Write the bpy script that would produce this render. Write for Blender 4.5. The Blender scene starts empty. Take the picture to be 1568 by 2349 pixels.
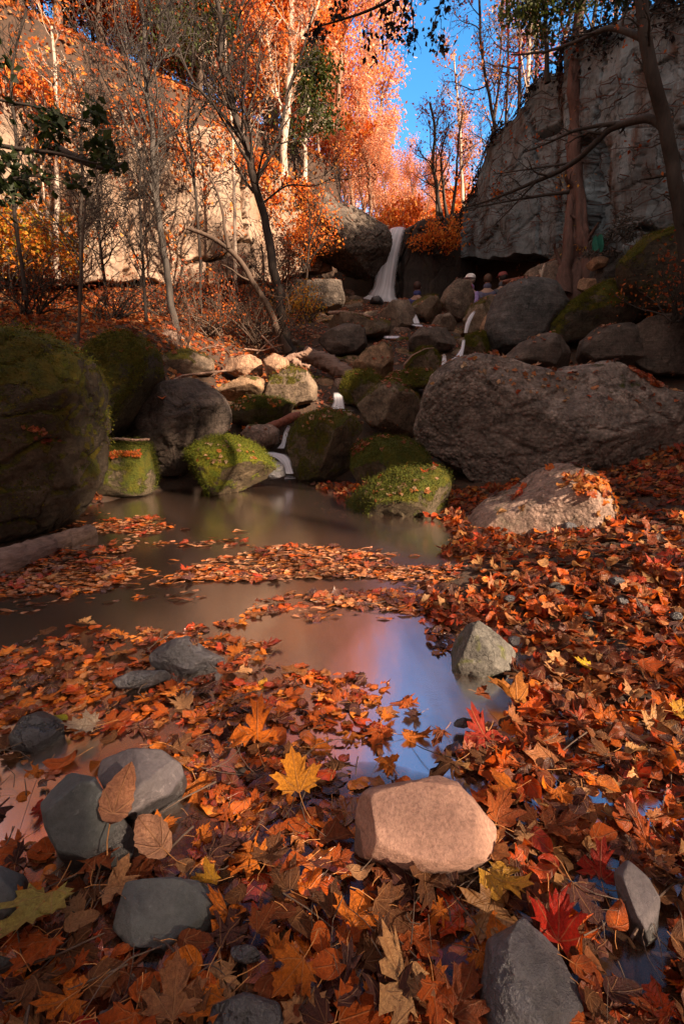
import bpy, math, random
import numpy as np
from mathutils import Vector, Matrix
from mathutils.bvhtree import BVHTree
R = math.radians
SC = bpy.context.scene
COL = SC.collection

# ------------------------------------------------------------------ camera, sky, sun, exposure
F = 1100.0; CX, CY = 784.0, 1174.5; CAMZ = 1.0; PITCH = 76.0
cam = bpy.data.objects.new('camera', bpy.data.cameras.new('camera')); COL.objects.link(cam)
cam.location = (0, 0, CAMZ); cam.rotation_euler = (R(PITCH), 0, 0)
cam.data.sensor_fit = 'VERTICAL'; cam.data.sensor_height = 36.0; cam.data.sensor_width = 24.0
cam.data.lens = 36.0 * F / 2349.0; cam.data.clip_start = 0.02; cam.data.clip_end = 2000
SC.camera = cam

SUN_EL, SUN_AZ = 29.0, 128.0           # azimuth clockwise from +y: the sun stands right of and behind the camera
sd = Vector((math.sin(R(SUN_AZ)) * math.cos(R(SUN_EL)), math.cos(R(SUN_AZ)) * math.cos(R(SUN_EL)), math.sin(R(SUN_EL))))
sun = bpy.data.objects.new('sun', bpy.data.lights.new('sun', 'SUN')); COL.objects.link(sun)
sun.data.energy = 5.0; sun.data.angle = R(0.6); sun.data.color = (1.0, 0.74, 0.52)
sun.rotation_euler = sd.to_track_quat('Z', 'Y').to_euler(); sun.location = (20, -20, 20)

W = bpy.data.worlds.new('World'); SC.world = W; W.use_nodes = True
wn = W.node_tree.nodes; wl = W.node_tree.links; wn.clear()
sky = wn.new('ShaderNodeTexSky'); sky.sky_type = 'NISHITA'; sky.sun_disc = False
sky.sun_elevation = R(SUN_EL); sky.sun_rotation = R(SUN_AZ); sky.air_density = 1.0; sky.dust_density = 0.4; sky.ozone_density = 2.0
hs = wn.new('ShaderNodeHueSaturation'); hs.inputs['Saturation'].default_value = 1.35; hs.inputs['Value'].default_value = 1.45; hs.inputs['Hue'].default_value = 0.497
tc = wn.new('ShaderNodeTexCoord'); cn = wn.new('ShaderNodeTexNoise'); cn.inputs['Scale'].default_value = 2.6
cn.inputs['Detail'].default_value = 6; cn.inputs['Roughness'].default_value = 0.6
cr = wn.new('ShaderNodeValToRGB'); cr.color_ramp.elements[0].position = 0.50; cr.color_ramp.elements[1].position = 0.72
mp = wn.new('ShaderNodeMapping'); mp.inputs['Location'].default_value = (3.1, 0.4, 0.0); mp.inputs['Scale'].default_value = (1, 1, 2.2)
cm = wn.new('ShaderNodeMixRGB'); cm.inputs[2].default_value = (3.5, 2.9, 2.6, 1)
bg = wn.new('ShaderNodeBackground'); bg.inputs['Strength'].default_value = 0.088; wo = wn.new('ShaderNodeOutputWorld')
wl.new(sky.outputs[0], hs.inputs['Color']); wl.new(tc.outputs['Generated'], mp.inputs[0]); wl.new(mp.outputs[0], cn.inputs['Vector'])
dt = wn.new('ShaderNodeVectorMath'); dt.operation = 'DOT_PRODUCT'; dt.inputs[1].default_value = (0.05, 0.80, 0.60)      # added unseen warm cloud neutralises ambient light; sky stays clear ahead over the glen
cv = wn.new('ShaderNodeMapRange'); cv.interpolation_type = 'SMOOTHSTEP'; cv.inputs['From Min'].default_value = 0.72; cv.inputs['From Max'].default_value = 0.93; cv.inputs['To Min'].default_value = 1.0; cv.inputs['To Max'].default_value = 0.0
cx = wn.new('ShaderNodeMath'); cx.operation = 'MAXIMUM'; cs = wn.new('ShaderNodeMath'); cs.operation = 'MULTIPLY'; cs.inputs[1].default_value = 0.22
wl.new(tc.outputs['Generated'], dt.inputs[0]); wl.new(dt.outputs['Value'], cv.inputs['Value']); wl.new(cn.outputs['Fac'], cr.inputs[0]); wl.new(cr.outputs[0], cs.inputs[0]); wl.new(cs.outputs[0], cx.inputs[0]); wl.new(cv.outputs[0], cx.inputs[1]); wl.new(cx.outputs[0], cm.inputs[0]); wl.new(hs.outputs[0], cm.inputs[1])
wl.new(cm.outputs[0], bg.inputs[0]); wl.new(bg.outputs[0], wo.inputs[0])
SC.view_settings.view_transform = 'Standard'; SC.view_settings.look = 'None'; SC.view_settings.gamma = 1
SC.view_settings.exposure = 1.6
SC.cycles.max_bounces = 8; SC.cycles.transparent_max_bounces = 12; SC.cycles.caustics_reflective = False; SC.cycles.caustics_refractive = False

# ------------------------------------------------------------------ projection helpers (photo laid out on 1568 x 2349)
S_, C_ = math.sin(R(PITCH)), math.cos(R(PITCH))
def ray(px, py):
    u = (px - CX) / F; v = -(py - CY) / F
    return u, v * C_ + S_, v * S_ - C_
def at(px, py, Y):
    x, y, z = ray(px, py); t = Y / y
    return np.array((x * t, Y, CAMZ + z * t))
def onz(px, py, z=0.0):
    x, y, zz = ray(px, py); t = (z - CAMZ) / zz
    return np.array((x * t, y * t, z))
def proj(P):
    P = np.asarray(P, float); dz = P[..., 2] - CAMZ
    w = P[..., 1] * S_ - dz * C_; v = (P[..., 1] * C_ + dz * S_) / w
    return CX + F * P[..., 0] / w, CY - F * v
def inpoly(x, y, poly):
    x = np.asarray(x); y = np.asarray(y); r = np.zeros(x.shape, bool); n = len(poly)
    for i in range(n):
        x0, y0 = poly[i]; x1, y1 = poly[(i + 1) % n]
        if y0 == y1: continue
        c = ((y0 > y) != (y1 > y)) & (x < (x1 - x0) * (y - y0) / (y1 - y0) + x0)
        r ^= c
    return r
def ss(x, a, b):
    t = np.clip((x - a) / (b - a), 0, 1); return t * t * (3 - 2 * t)

# ------------------------------------------------------------------ numpy noise
def _h(ix, iy, iz, s):
    h = (ix * 374761393 + iy * 668265263 + iz * 2147483647 + s * 1274126177) & 0xFFFFFFFF
    h = ((h ^ (h >> 13)) * 1274126177) & 0xFFFFFFFF
    h = ((h ^ (h >> 15)) * 2246822519) & 0xFFFFFFFF
    return ((h ^ (h >> 16)) & 0xFFFFFF) / float(0xFFFFFF)
def vnoise(P, s=0):
    P = np.asarray(P, float); I = np.floor(P).astype(np.int64); f = P - I; f = f * f * (3 - 2 * f)
    out = 0
    for dx in (0, 1):
        for dy in (0, 1):
            for dz in (0, 1):
                w = (f[:, 0] if dx else 1 - f[:, 0]) * (f[:, 1] if dy else 1 - f[:, 1]) * (f[:, 2] if dz else 1 - f[:, 2])
                out = out + w * _h(I[:, 0] + dx, I[:, 1] + dy, I[:, 2] + dz, s)
    return out * 2 - 1
def fbm(P, s=0, o=4, g=0.5):
    a = 1; r = 0; t = 0
    for k in range(o):
        r = r + a * vnoise(P * (2.03 ** k) + 17.3 * k, s + k); t += a; a *= g
    return r / t
def worley(P, s=0):
    I = np.floor(P).astype(np.int64); b = np.full(len(P), 9.0); b2 = np.full(len(P), 9.0)
    for dx in (-1, 0, 1):
        for dy in (-1, 0, 1):
            for dz in (-1, 0, 1):
                J = I + np.array((dx, dy, dz))
                Q = J + np.stack([_h(J[:, 0], J[:, 1], J[:, 2], s + k) for k in (11, 12, 13)], 1)
                d = np.linalg.norm(P - Q, axis=1)
                nb = np.minimum(b, d); b2 = np.where(d < b, b, np.minimum(b2, d)); b = nb
    return b, b2
def cellid(P, s=0):
    I = np.floor(P).astype(np.int64); b = np.full(len(P), 9.0); h = np.zeros(len(P))
    for dx in (-1, 0, 1):
        for dy in (-1, 0, 1):
            for dz in (-1, 0, 1):
                J = I + np.array((dx, dy, dz)); Q = J + np.stack([_h(J[:, 0], J[:, 1], J[:, 2], s + k) for k in (11, 12, 13)], 1)
                d = np.linalg.norm(P - Q, axis=1); m_ = d < b; b = np.where(m_, d, b); h = np.where(m_, _h(J[:, 0], J[:, 1], J[:, 2], s + 99), h)
    return h

# ------------------------------------------------------------------ mesh helpers
def mk(name, V, Fc, mat, smooth=True, col=None, loc=None, uvs=None):
    V = np.asarray(V, np.float32)
    if loc is not None: V = V - np.asarray(loc, np.float32)
    me = bpy.data.meshes.new(name)
    if isinstance(Fc, np.ndarray): groups = [Fc]
    else: groups = [np.asarray(g, np.int32) for g in Fc if len(g)]
    nl = sum(g.size for g in groups); nf = sum(len(g) for g in groups)
    me.vertices.add(len(V)); me.vertices.foreach_set('co', V.ravel())
    me.loops.add(nl); me.polygons.add(nf)
    me.loops.foreach_set('vertex_index', np.concatenate([g.ravel() for g in groups]).astype(np.int32))
    tot = np.concatenate([np.full(len(g), g.shape[1]) for g in groups]); st = np.concatenate([[0], np.cumsum(tot)[:-1]])
    me.polygons.foreach_set('loop_start', st.astype(np.int32)); me.polygons.foreach_set('loop_total', tot.astype(np.int32))
    me.polygons.foreach_set('use_smooth', np.full(nf, smooth))
    me.update(calc_edges=True); me.validate()
    if uvs is not None:
        ul = me.uv_layers.new(name='leaf'); li = np.zeros(len(me.loops), np.int32); me.loops.foreach_get('vertex_index', li); ul.data.foreach_set('uv', np.asarray(uvs, np.float32)[li].ravel())
    if col is not None:
        a = me.color_attributes.new('Col', 'FLOAT_COLOR', 'POINT')
        c = np.ones((len(V), 4), np.float32); c[:, :3] = col; a.data.foreach_set('color', c.ravel())
    me.materials.append(mat)
    o = bpy.data.objects.new(name, me); COL.objects.link(o)
    if loc is not None: o.location = loc
    return o
def tag(o, label=None, cat=None, group=None, kind=None):
    if label: o['label'] = label
    if cat: o['category'] = cat
    if group: o['group'] = group
    if kind: o['kind'] = kind
    return o
def child(o, parent):
    loc = o.location.copy(); o.parent = parent; o.location = loc - parent.location
    return o
def empty(name, loc):
    o = bpy.data.objects.new(name, None); COL.objects.link(o); o.location = loc; o.empty_display_size = 0.2; return o

# ------------------------------------------------------------------ materials
class NT:
    def __init__(s, name):
        s.m = bpy.data.materials.new(name); s.m.use_nodes = True; s.t = s.m.node_tree; s.t.nodes.clear()
        s.out = s.t.nodes.new('ShaderNodeOutputMaterial')
    def n(s, typ, ins=None, **kw):
        x = s.t.nodes.new('ShaderNode' + typ)
        for k, v in kw.items(): setattr(x, k, v)
        for k, v in (ins or {}).items():
            i = x.inputs[k]
            if isinstance(v, bpy.types.NodeSocket): s.t.links.new(v, i)
            else: i.default_value = v if not isinstance(v, tuple) or len(v) != 3 or i.type != 'RGBA' else (*v, 1)
        return x
    def math(s, op, a, b=0.0, clamp=False):
        x = s.n('Math', {0: a, 1: b}, operation=op, use_clamp=clamp); return x.outputs[0]
    def mix(s, f, a, b, mode='MIX'):
        x = s.n('MixRGB', {0: f, 1: a, 2: b}, blend_type=mode); return x.outputs[0]
    def ramp(s, f, a, b, ca=(0, 0, 0), cb=(1, 1, 1)):
        x = s.n('ValToRGB', {0: f}); e = x.color_ramp.elements; e[0].position = a; e[1].position = b
        e[0].color = (*ca, 1); e[1].color = (*cb, 1); return x.outputs[0]
    def coords(s, sc=1.0, rnd=True, stretch=(1, 1, 1)):
        t = s.n('TexCoord'); v = t.outputs['Object']
        if rnd:
            oi = s.n('ObjectInfo'); r = s.math('MULTIPLY', oi.outputs['Random'], 37.0)
            v = s.n('VectorMath', {0: v, 1: s.n('CombineXYZ', {0: r, 1: r, 2: r}).outputs[0]}, operation='ADD').outputs[0]
        return s.n('Mapping', {'Vector': v, 'Scale': (sc * stretch[0], sc * stretch[1], sc * stretch[2])}).outputs[0]
    def noise(s, v, sc, det=5, rough=0.6, dist=0.0):
        return s.n('TexNoise', {'Vector': v, 'Scale': sc, 'Detail': det, 'Roughness': rough, 'Distortion': dist}).outputs['Fac']
    def bump(s, h, st, dist=0.02, normal=None):
        i = {'Height': h, 'Strength': st, 'Distance': dist}
        if normal is not None: i['Normal'] = normal
        return s.n('Bump', i).outputs[0]
    def done(s, sh): s.t.links.new(sh, s.out.inputs[0]); return s.m

def rock_mat(name, c1, c2, c3=None, moss=0.0, mosscol=(0.055, 0.068, 0.006), scale=1.0, pebble=0.0, strata=0.0, rough=0.85, bump=1.0, wet=0.0):
    """moss 0..1 = how much of the up-facing rock it covers"""
    c1, c2, c3 = [tuple(min(.8, x * 1.3) for x in q) if q else None for q in (c1, c2, c3)]
    t = NT(name); v = t.coords()
    big = t.noise(v, 1.3 * scale, 5, 0.6); mid = t.noise(v, 7 * scale, 8, 0.7); fine = t.noise(v, 40 * scale, 6, 0.75)
    c = t.mix(t.ramp(big, 0.35, 0.65), c1, c2)
    if c3: c = t.mix(t.ramp(t.noise(v, 3.1 * scale, 6, 0.7, 0.6), 0.55, 0.68), c, c3)
    c = t.mix(0.75, c, t.ramp(mid, 0.34, 0.66, (0.3, 0.28, 0.27), (1.35, 1.3, 1.25)), 'MULTIPLY')
    c = t.mix(0.6, c, t.ramp(fine, 0.38, 0.62, (0.45, 0.43, 0.42), (1.35, 1.35, 1.35)), 'MULTIPLY')
    vw = t.n('VectorMath', {0: v, 1: t.n('VectorMath', {0: t.n('TexNoise', {'Vector': v, 'Scale': 4 * scale, 'Detail': 5, 'Roughness': .7}).outputs['Color'], 1: (0.35 / scale,) * 3}, operation='MULTIPLY').outputs[0]}, operation='ADD').outputs[0]
    vor = t.n('TexVoronoi', {'Vector': vw, 'Scale': 6 * scale}, feature='DISTANCE_TO_EDGE').outputs['Distance']
    h = t.math('ADD', t.math('MULTIPLY', mid, 0.8), t.math('MULTIPLY', fine, 0.3))
    pm = t.ramp(t.noise(v, .9 * scale, 4, .6), .38, .58, (.25,) * 3, (1,) * 3)
    if pebble:
        vp = t.n('TexVoronoi', {'Vector': v, 'Scale': 26 * scale, 'Randomness': 1.0}, feature='F1')
        pr = t.ramp(vp.outputs['Distance'], 0.15, 0.65, (1, 1, 1), (0, 0, 0))
        h = t.math('ADD', h, t.math('MULTIPLY', pr, t.math('MULTIPLY', pm, 0.5 * pebble)))
        c = t.mix(t.math('MULTIPLY', pm, 0.6 * pebble), c, t.ramp(vp.outputs['Color'], 0.15, 0.9, (0.45, 0.42, 0.4), (1.5, 1.45, 1.4)), 'MULTIPLY')
        c = t.mix(t.math('MULTIPLY', pm, 0.7 * pebble), c, t.ramp(vp.outputs['Distance'], 0.35, 0.75, (1, 1, 1), (0.3, 0.3, 0.3)), 'MULTIPLY')
    crk = t.ramp(vor, 0.0, 0.05, (0.0,) * 3, (1,) * 3)
    crkm = t.math('MAXIMUM', crk, t.ramp(big, 0.44, 0.52), True)
    c = t.mix(0.45, c, t.ramp(crkm, 0, 1, (0.3,) * 3, (1,) * 3), 'MULTIPLY')
    h = t.math('ADD', h, t.math('MULTIPLY', crkm, 0.25))
    if strata:
        vs = t.coords(1.0, True, (0.6, 0.6, 9)); st = t.noise(vs, 1.4 * scale, 6, 0.65, 1.0)
        h = t.math('ADD', h, t.math('MULTIPLY', st, strata))
        c = t.mix(0.5, c, t.ramp(st, 0.35, 0.6, (0.4,) * 3, (1.1,) * 3), 'MULTIPLY')
    ro = rough
    if moss > 0:
        g = t.n('NewGeometry'); nz = t.n('SeparateXYZ', {0: g.outputs['Normal']}).outputs[2]
        mn = t.noise(v, 3.2 * scale, 7, 0.72, 0.3)
        m = t.math('ADD', t.math('MULTIPLY', nz, 0.55), t.math('MULTIPLY', t.math('SUBTRACT', mn, 0.5), 2.2))
        thr = 0.95 - 1.25 * moss
        mask = t.ramp(t.math('SUBTRACT', m, thr), 0.0, 0.16)
        mf = t.noise(v, 55 * scale, 4, 0.8); mb = t.noise(v, 9 * scale, 4, 0.6)
        mc = t.mix(t.ramp(mf, 0.3, 0.7), tuple(x * 0.35 for x in mosscol), tuple(x * 1.5 for x in mosscol))
        mc = t.mix(t.ramp(mb, 0.4, 0.7), mc, (mosscol[0] * 1.9, mosscol[1] * 1.25, mosscol[2]))
        c = t.mix(mask, c, mc); h = t.math('ADD', h, t.math('MULTIPLY', mask, t.math('ADD', 0.25, t.math('MULTIPLY', mf, 1.3))))
    nrm = t.bump(h, 0.9 * bump, 0.05 / max(scale, 0.6))
    b = t.n('BsdfPrincipled', {'Base Color': c, 'Roughness': ro, 'Normal': nrm, 'Specular IOR Level': 0.35 + wet * 0.4})
    return t.done(b.outputs[0])

def leaf_mat(name, rough=0.55, trans=0.35, source='attr', col=(1, 1, 1), veins=True, coat=0.0):
    t = NT(name)
    if source == 'attr': c = t.n('Attribute', attribute_name='Col').outputs['Color']
    elif source == 'object': c = t.n('ObjectInfo').outputs['Color']
    else: c = t.n('RGB').outputs[0]; c.node.outputs[0].default_value = (*col, 1)
    v = t.coords(1.0)
    if veins:
        n1 = t.noise(v, 14, 5, 0.7); n2 = t.noise(v, 70, 4, 0.7)
        c = t.mix(0.75, c, t.ramp(n1, 0.3, 0.68, (0.35, 0.28, 0.3), (1.25, 1.3, 1.3)), 'MULTIPLY')
        c = t.mix(0.5, c, t.ramp(n2, 0.35, 0.6, (0.45, 0.4, 0.4), (1.1, 1.1, 1.1)), 'MULTIPLY')
        uv = t.n('SeparateXYZ', {0: t.n('UVMap', uv_map='leaf').outputs[0]}); X, Y = t.math('ABSOLUTE', uv.outputs[0]), t.math('ADD', uv.outputs[1], 0.30)
        rad = t.math('SQRT', t.math('ADD', t.math('MULTIPLY', X, X), t.math('MULTIPLY', Y, Y))); an = t.math('ARCTAN2', X, Y)
        vd = t.math('MINIMUM', an, t.math('MINIMUM', t.math('ABSOLUTE', t.math('SUBTRACT', an, 0.68)), t.math('ABSOLUTE', t.math('SUBTRACT', an, 1.35))))
        main = t.ramp(t.math('MULTIPLY', vd, rad), 0.004, 0.018, (1, 1, 1), (0, 0, 0))
        side = t.ramp(t.math('ABSOLUTE', t.math('SUBTRACT', t.math('FRACT', t.math('ADD', t.math('MULTIPLY', rad, 9.0), t.math('MULTIPLY', vd, 5.0))), 0.5)), 0.0, 0.10, (.5, .5, .5), (0, 0, 0))
        vn = t.math('MAXIMUM', main, side)
        c = t.mix(t.math('MULTIPLY', vn, 0.45), c, (0.50, 0.26, 0.12)); c = t.mix(t.ramp(rad, 0.35, 0.85, (0, 0, 0), (.45, .45, .45)), c, t.mix(1.0, c, (0.45, 0.30, 0.25), 'MULTIPLY'))
        nrm = t.bump(t.math('ADD', t.math('ADD', n1, t.math('MULTIPLY', n2, 0.5)), t.math('MULTIPLY', vn, -0.6)), 0.8, 0.008)
    ins = {'Base Color': c, 'Roughness': rough, 'Specular IOR Level': 0.35}
    if veins: ins['Normal'] = nrm
    b = t.n('BsdfPrincipled', ins); b.inputs['Coat Weight'].default_value = coat; b.inputs['Coat Roughness'].default_value = 0.15
    tr = t.n('BsdfTranslucent', {'Color': c})
    mx = t.n('MixShader', {0: trans, 1: b.outputs[0], 2: tr.outputs[0]})
    return t.done(mx.outputs[0])

def bark_mat(name, c1, c2, st=8.0, bump=0.6):
    t = NT(name); v = t.coords(1.0, True, (1, 1, 0.12) if name != 'log_bark' else (.25, .8, 2.2)); n = t.noise(v, 22, 6, 0.7); v2 = t.coords(); n2 = t.noise(v2, 3, 4, 0.6)
    c = t.mix(t.ramp(n, 0.35, 0.65), c1, c2); c = t.mix(0.5, c, t.ramp(n2, 0.35, 0.65, (0.5,) * 3, (1.2,) * 3), 'MULTIPLY')
    b = t.n('BsdfPrincipled', {'Base Color': c, 'Roughness': 0.85, 'Normal': t.bump(n, bump, 0.02)})
    return t.done(b.outputs[0])
def plain(name, c, rough=0.7):
    t = NT(name); v = t.coords(); n = t.noise(v, 12, 4, 0.6)
    c = t.mix(t.ramp(n, 0.3, 0.7), tuple(x * 0.7 for x in c), tuple(min(1, x * 1.2) for x in c))
    return t.done(t.n('BsdfPrincipled', {'Base Color': c, 'Roughness': rough}).outputs[0])

M = {}
M['brown'] = rock_mat('brown_rock', (0.13, 0.10, 0.08), (0.20, 0.16, 0.125), (0.09, 0.07, 0.06), moss=0.0, pebble=0.35)
M['brown_moss'] = rock_mat('brown_rock_moss', (0.13, 0.098, 0.07), (0.20, 0.155, 0.115), None, moss=0.50, mosscol=(.085, .085, .006))
M['moss'] = rock_mat('mossy_rock', (0.085, 0.065, 0.045), (0.15, 0.115, 0.075), None, moss=0.76, mosscol=(.08, .085, .006))
M['dark_moss'] = rock_mat('dark_mossy_rock', (0.05, 0.042, 0.03), (0.085, 0.065, 0.045), None, moss=0.76, mosscol=(0.085, 0.09, 0.005), strata=0.2)
M['moss_bright'] = rock_mat('bright_moss', (0.08, 0.06, 0.04), (0.11, 0.085, 0.05), None, moss=0.95, mosscol=(0.12, 0.16, 0.008), scale=1.4)
M['moss_full'] = rock_mat('green_moss', (0.07, 0.055, 0.035), (0.10, 0.08, 0.05), None, moss=0.86, mosscol=(0.075, 0.095, 0.006), scale=1.3)
M['conglom'] = rock_mat('pebbly_rock', (0.22, 0.185, 0.165), (0.155, 0.13, 0.115), (0.29, 0.25, 0.22), moss=0.26, pebble=0.8, scale=0.9, strata=0.25)
M['tan'] = rock_mat('tan_rock', (0.25, 0.155, 0.095), (0.32, 0.21, 0.14), None, moss=0.18, scale=1.2)
M['tan_clean'] = rock_mat('pale_tan_rock', (0.28, 0.175, 0.115), (0.34, 0.23, 0.16), None, scale=1.2)
M['tan_moss'] = rock_mat('tan_rock_moss', (0.20, 0.13, 0.08), (0.26, 0.175, 0.11), None, moss=0.42, scale=1.2)
M['greybrown'] = rock_mat('greybrown_rock', (0.22, 0.16, 0.13), (0.28, 0.2, 0.165), (0.15, 0.12, 0.09), moss=0.22, pebble=0.5, scale=1.3)
M['dark'] = rock_mat('dark_rock', (0.06, 0.048, 0.042), (0.10, 0.08, 0.068), None, strata=0.35)
M['slate'] = rock_mat('slate_rock', (0.06, 0.062, 0.064), (0.10, 0.095, 0.095), None, strata=0.7)
M['slate_wet'] = rock_mat('wet_slate', (0.035, 0.04, 0.05), (0.07, 0.07, 0.085), None, strata=0.3, rough=0.4, wet=1)
M['greystone'] = rock_mat('grey_cobble', (0.105, 0.11, 0.11), (0.14, 0.145, 0.145), None, scale=3.0, bump=0.35)
M['purplestone'] = rock_mat('purple_grey_cobble', (0.13, 0.115, 0.13), (0.17, 0.145, 0.15), (0.08, 0.075, 0.075), scale=2.5, bump=0.3)
M['mossgrey'] = rock_mat('lichen_cobble', (0.075, 0.074, 0.067), (0.11, 0.107, 0.098), (0.075, 0.085, 0.02), scale=3.0, bump=0.8)
M['wall'] = rock_mat('ledge_rock', (0.09, 0.075, 0.065), (0.14, 0.118, 0.10), (0.075, 0.05, 0.025), moss=0.1, scale=0.6, strata=0.5, pebble=0.5)

def pink_mat():
    t = NT('pink_stone'); v = t.coords()
    n = t.noise(v, 9, 6, 0.65); f = t.noise(v, 120, 5, 0.8); vs = t.coords(1, True, (30, 30, 120)); s = t.noise(vs, 1.0, 4, 0.7)
    c = t.mix(t.ramp(n, 0.35, 0.65), (0.30, 0.17, 0.125), (0.42, 0.25, 0.185))
    c = t.mix(0.6, c, t.ramp(f, 0.38, 0.62, (0.5, .48, .46), (1.3,) * 3), 'MULTIPLY'); c = t.mix(t.ramp(t.noise(v, 22, 7, .75, .5), .56, .7), c, (.30, .17, .13))
    z = t.n('SeparateXYZ', {0: t.n('TexCoord').outputs['Object']}).outputs[2]
    w = t.math('ADD', z, t.math('MULTIPLY', t.math('SUBTRACT', t.noise(v, 14, 4, 0.6), 0.5), 0.07))
    c = t.mix(t.ramp(w, -0.035, -0.022, (1, 1, 1), (0, 0, 0)), c, (0.16, 0.10, 0.08))      # the wet foot of the stone
    h = t.math('ADD', t.math('MULTIPLY', n, 0.6), t.math('ADD', t.math('MULTIPLY', f, 0.25), t.math('MULTIPLY', s, 0.15)))
    return t.done(t.n('BsdfPrincipled', {'Base Color': c, 'Roughness': 0.8, 'Normal': t.bump(h, 0.9, 0.016)}).outputs[0])
M['pink'] = pink_mat()

def cobble_mat(name, c1, c2, foot, z0, rough=.8):
    t = NT(name); v = t.coords(); n = t.noise(v, 7, 7, 0.7); f = t.noise(v, 90, 6, 0.8); g = t.noise(v, 26, 5, .7, .8)
    c = t.mix(t.ramp(n, 0.38, 0.62), c1, c2); c = t.mix(0.45, c, t.ramp(f, 0.36, 0.64, (0.5,) * 3, (1.25,) * 3), 'MULTIPLY'); c = t.mix(t.ramp(g, .6, .68), c, tuple(x * 1.5 for x in c2))
    vn = t.n('TexVoronoi', {'Vector': t.n('VectorMath', {0: v, 1: t.n('TexNoise', {'Vector': v, 'Scale': 9.0, 'Detail': 5}).outputs['Color']}, operation='ADD').outputs[0], 'Scale': 5.0}, feature='DISTANCE_TO_EDGE').outputs['Distance']
    k = t.ramp(vn, 0, .02); c = t.mix(.12, c, t.ramp(k, 0, 1, (.35,) * 3, (1,) * 3), 'MULTIPLY')
    z = t.n('SeparateXYZ', {0: t.n('TexCoord').outputs['Object']}).outputs[2]
    w = t.math('ADD', z, t.math('MULTIPLY', t.math('SUBTRACT', t.noise(v, 11, 4, 0.6), 0.5), 0.08)); wm = t.ramp(w, z0, z0 + .012, (1, 1, 1), (0, 0, 0))
    c = t.mix(wm, c, foot); ro = t.math('SUBTRACT', rough, t.math('MULTIPLY', wm, 0.45))
    h = t.math('ADD', t.math('MULTIPLY', n, .8), t.math('ADD', t.math('MULTIPLY', f, .2), t.math('MULTIPLY', k, .04)))
    return t.done(t.n('BsdfPrincipled', {'Base Color': c, 'Roughness': ro, 'Normal': t.bump(h, 0.7, 0.014)}).outputs[0])
def cliff_mat(name, c1, c2, c3, stain, crack=0.8, sx=1.0):
    t = NT(name); v = t.coords(1, False)
    big = t.noise(v, 0.55 * sx, 5, 0.6); mid = t.noise(v, 2.6 * sx, 9, 0.68, 0.4); fine = t.noise(v, 16 * sx, 7, 0.75)
    vs = t.coords(1, False, (1.6, 1.6, 0.13)); streak = t.noise(vs, 1.5, 7, 0.65, 0.5)
    vh = t.coords(1, False, (0.22, 0.22, 3.2)); bed = t.noise(vh, 1.0, 6, 0.7, 0.3)
    c = t.mix(t.ramp(big, 0.35, 0.65), c1, c2); c = t.mix(t.ramp(mid, 0.52, 0.70), c, c3)
    c = t.mix(t.ramp(streak, 0.50, 0.66), c, stain)
    c = t.mix(0.5, c, t.ramp(bed, 0.38, 0.55, (0.5,) * 3, (1.1,) * 3), 'MULTIPLY')
    vd = t.n('VectorMath', {0: v, 1: t.n('TexNoise', {'Vector': v, 'Scale': 2.0, 'Detail': 4}).outputs['Color']}, operation='ADD').outputs[0]
    vm = t.n('Mapping', {'Vector': vd, 'Scale': (1.0, 1.0, 0.5)}).outputs[0]
    e = t.n('TexVoronoi', {'Vector': vm, 'Scale': 1.1 * sx}, feature='DISTANCE_TO_EDGE').outputs['Distance']
    e2 = t.n('TexVoronoi', {'Vector': vm, 'Scale': 4.3 * sx}, feature='DISTANCE_TO_EDGE').outputs['Distance']
    k1 = t.ramp(e, 0, 0.02); k2 = t.math('MAXIMUM', t.ramp(e2, 0, 0.035), t.ramp(mid, 0.42, 0.5), True)
    k = t.math('MULTIPLY', k1, k2)
    c = t.mix(crack, c, t.ramp(k, 0, 1, (0.22,) * 3, (1,) * 3), 'MULTIPLY')
    c = t.mix(0.5, c, t.ramp(fine, 0.33, 0.62, (0.5,) * 3, (1.08,) * 3), 'MULTIPLY')
    h = t.math('ADD', t.math('ADD', t.math('MULTIPLY', mid, 0.9), t.math('MULTIPLY', fine, 0.22)), t.math('ADD', t.math('MULTIPLY', k, 0.35), t.math('MULTIPLY', bed, 0.35)))
    return t.done(t.n('BsdfPrincipled', {'Base Color': c, 'Roughness': 0.9, 'Normal': t.bump(h, 0.55, 0.09)}).outputs[0])
M['greystone'] = cobble_mat('grey_cobble', (.058, .067, .07), (.088, .097, .1), (.022, .022, .024), -.005)
M['purplestone'] = cobble_mat('purple_grey_cobble', (.08, .07, .08), (.11, .097, .102), (.03, .028, .03), .0)
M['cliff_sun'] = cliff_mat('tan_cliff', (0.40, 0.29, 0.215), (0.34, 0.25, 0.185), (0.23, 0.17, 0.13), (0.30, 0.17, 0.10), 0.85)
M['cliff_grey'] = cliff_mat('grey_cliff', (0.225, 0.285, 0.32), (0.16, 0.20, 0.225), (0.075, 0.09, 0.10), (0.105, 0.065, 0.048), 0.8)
M['cliff_dark'] = cliff_mat('dark_cliff', (0.06, 0.045, 0.04), (0.045, 0.035, 0.03), (0.07, 0.05, 0.03), (0.04, 0.025, 0.02), 0.8)

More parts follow.
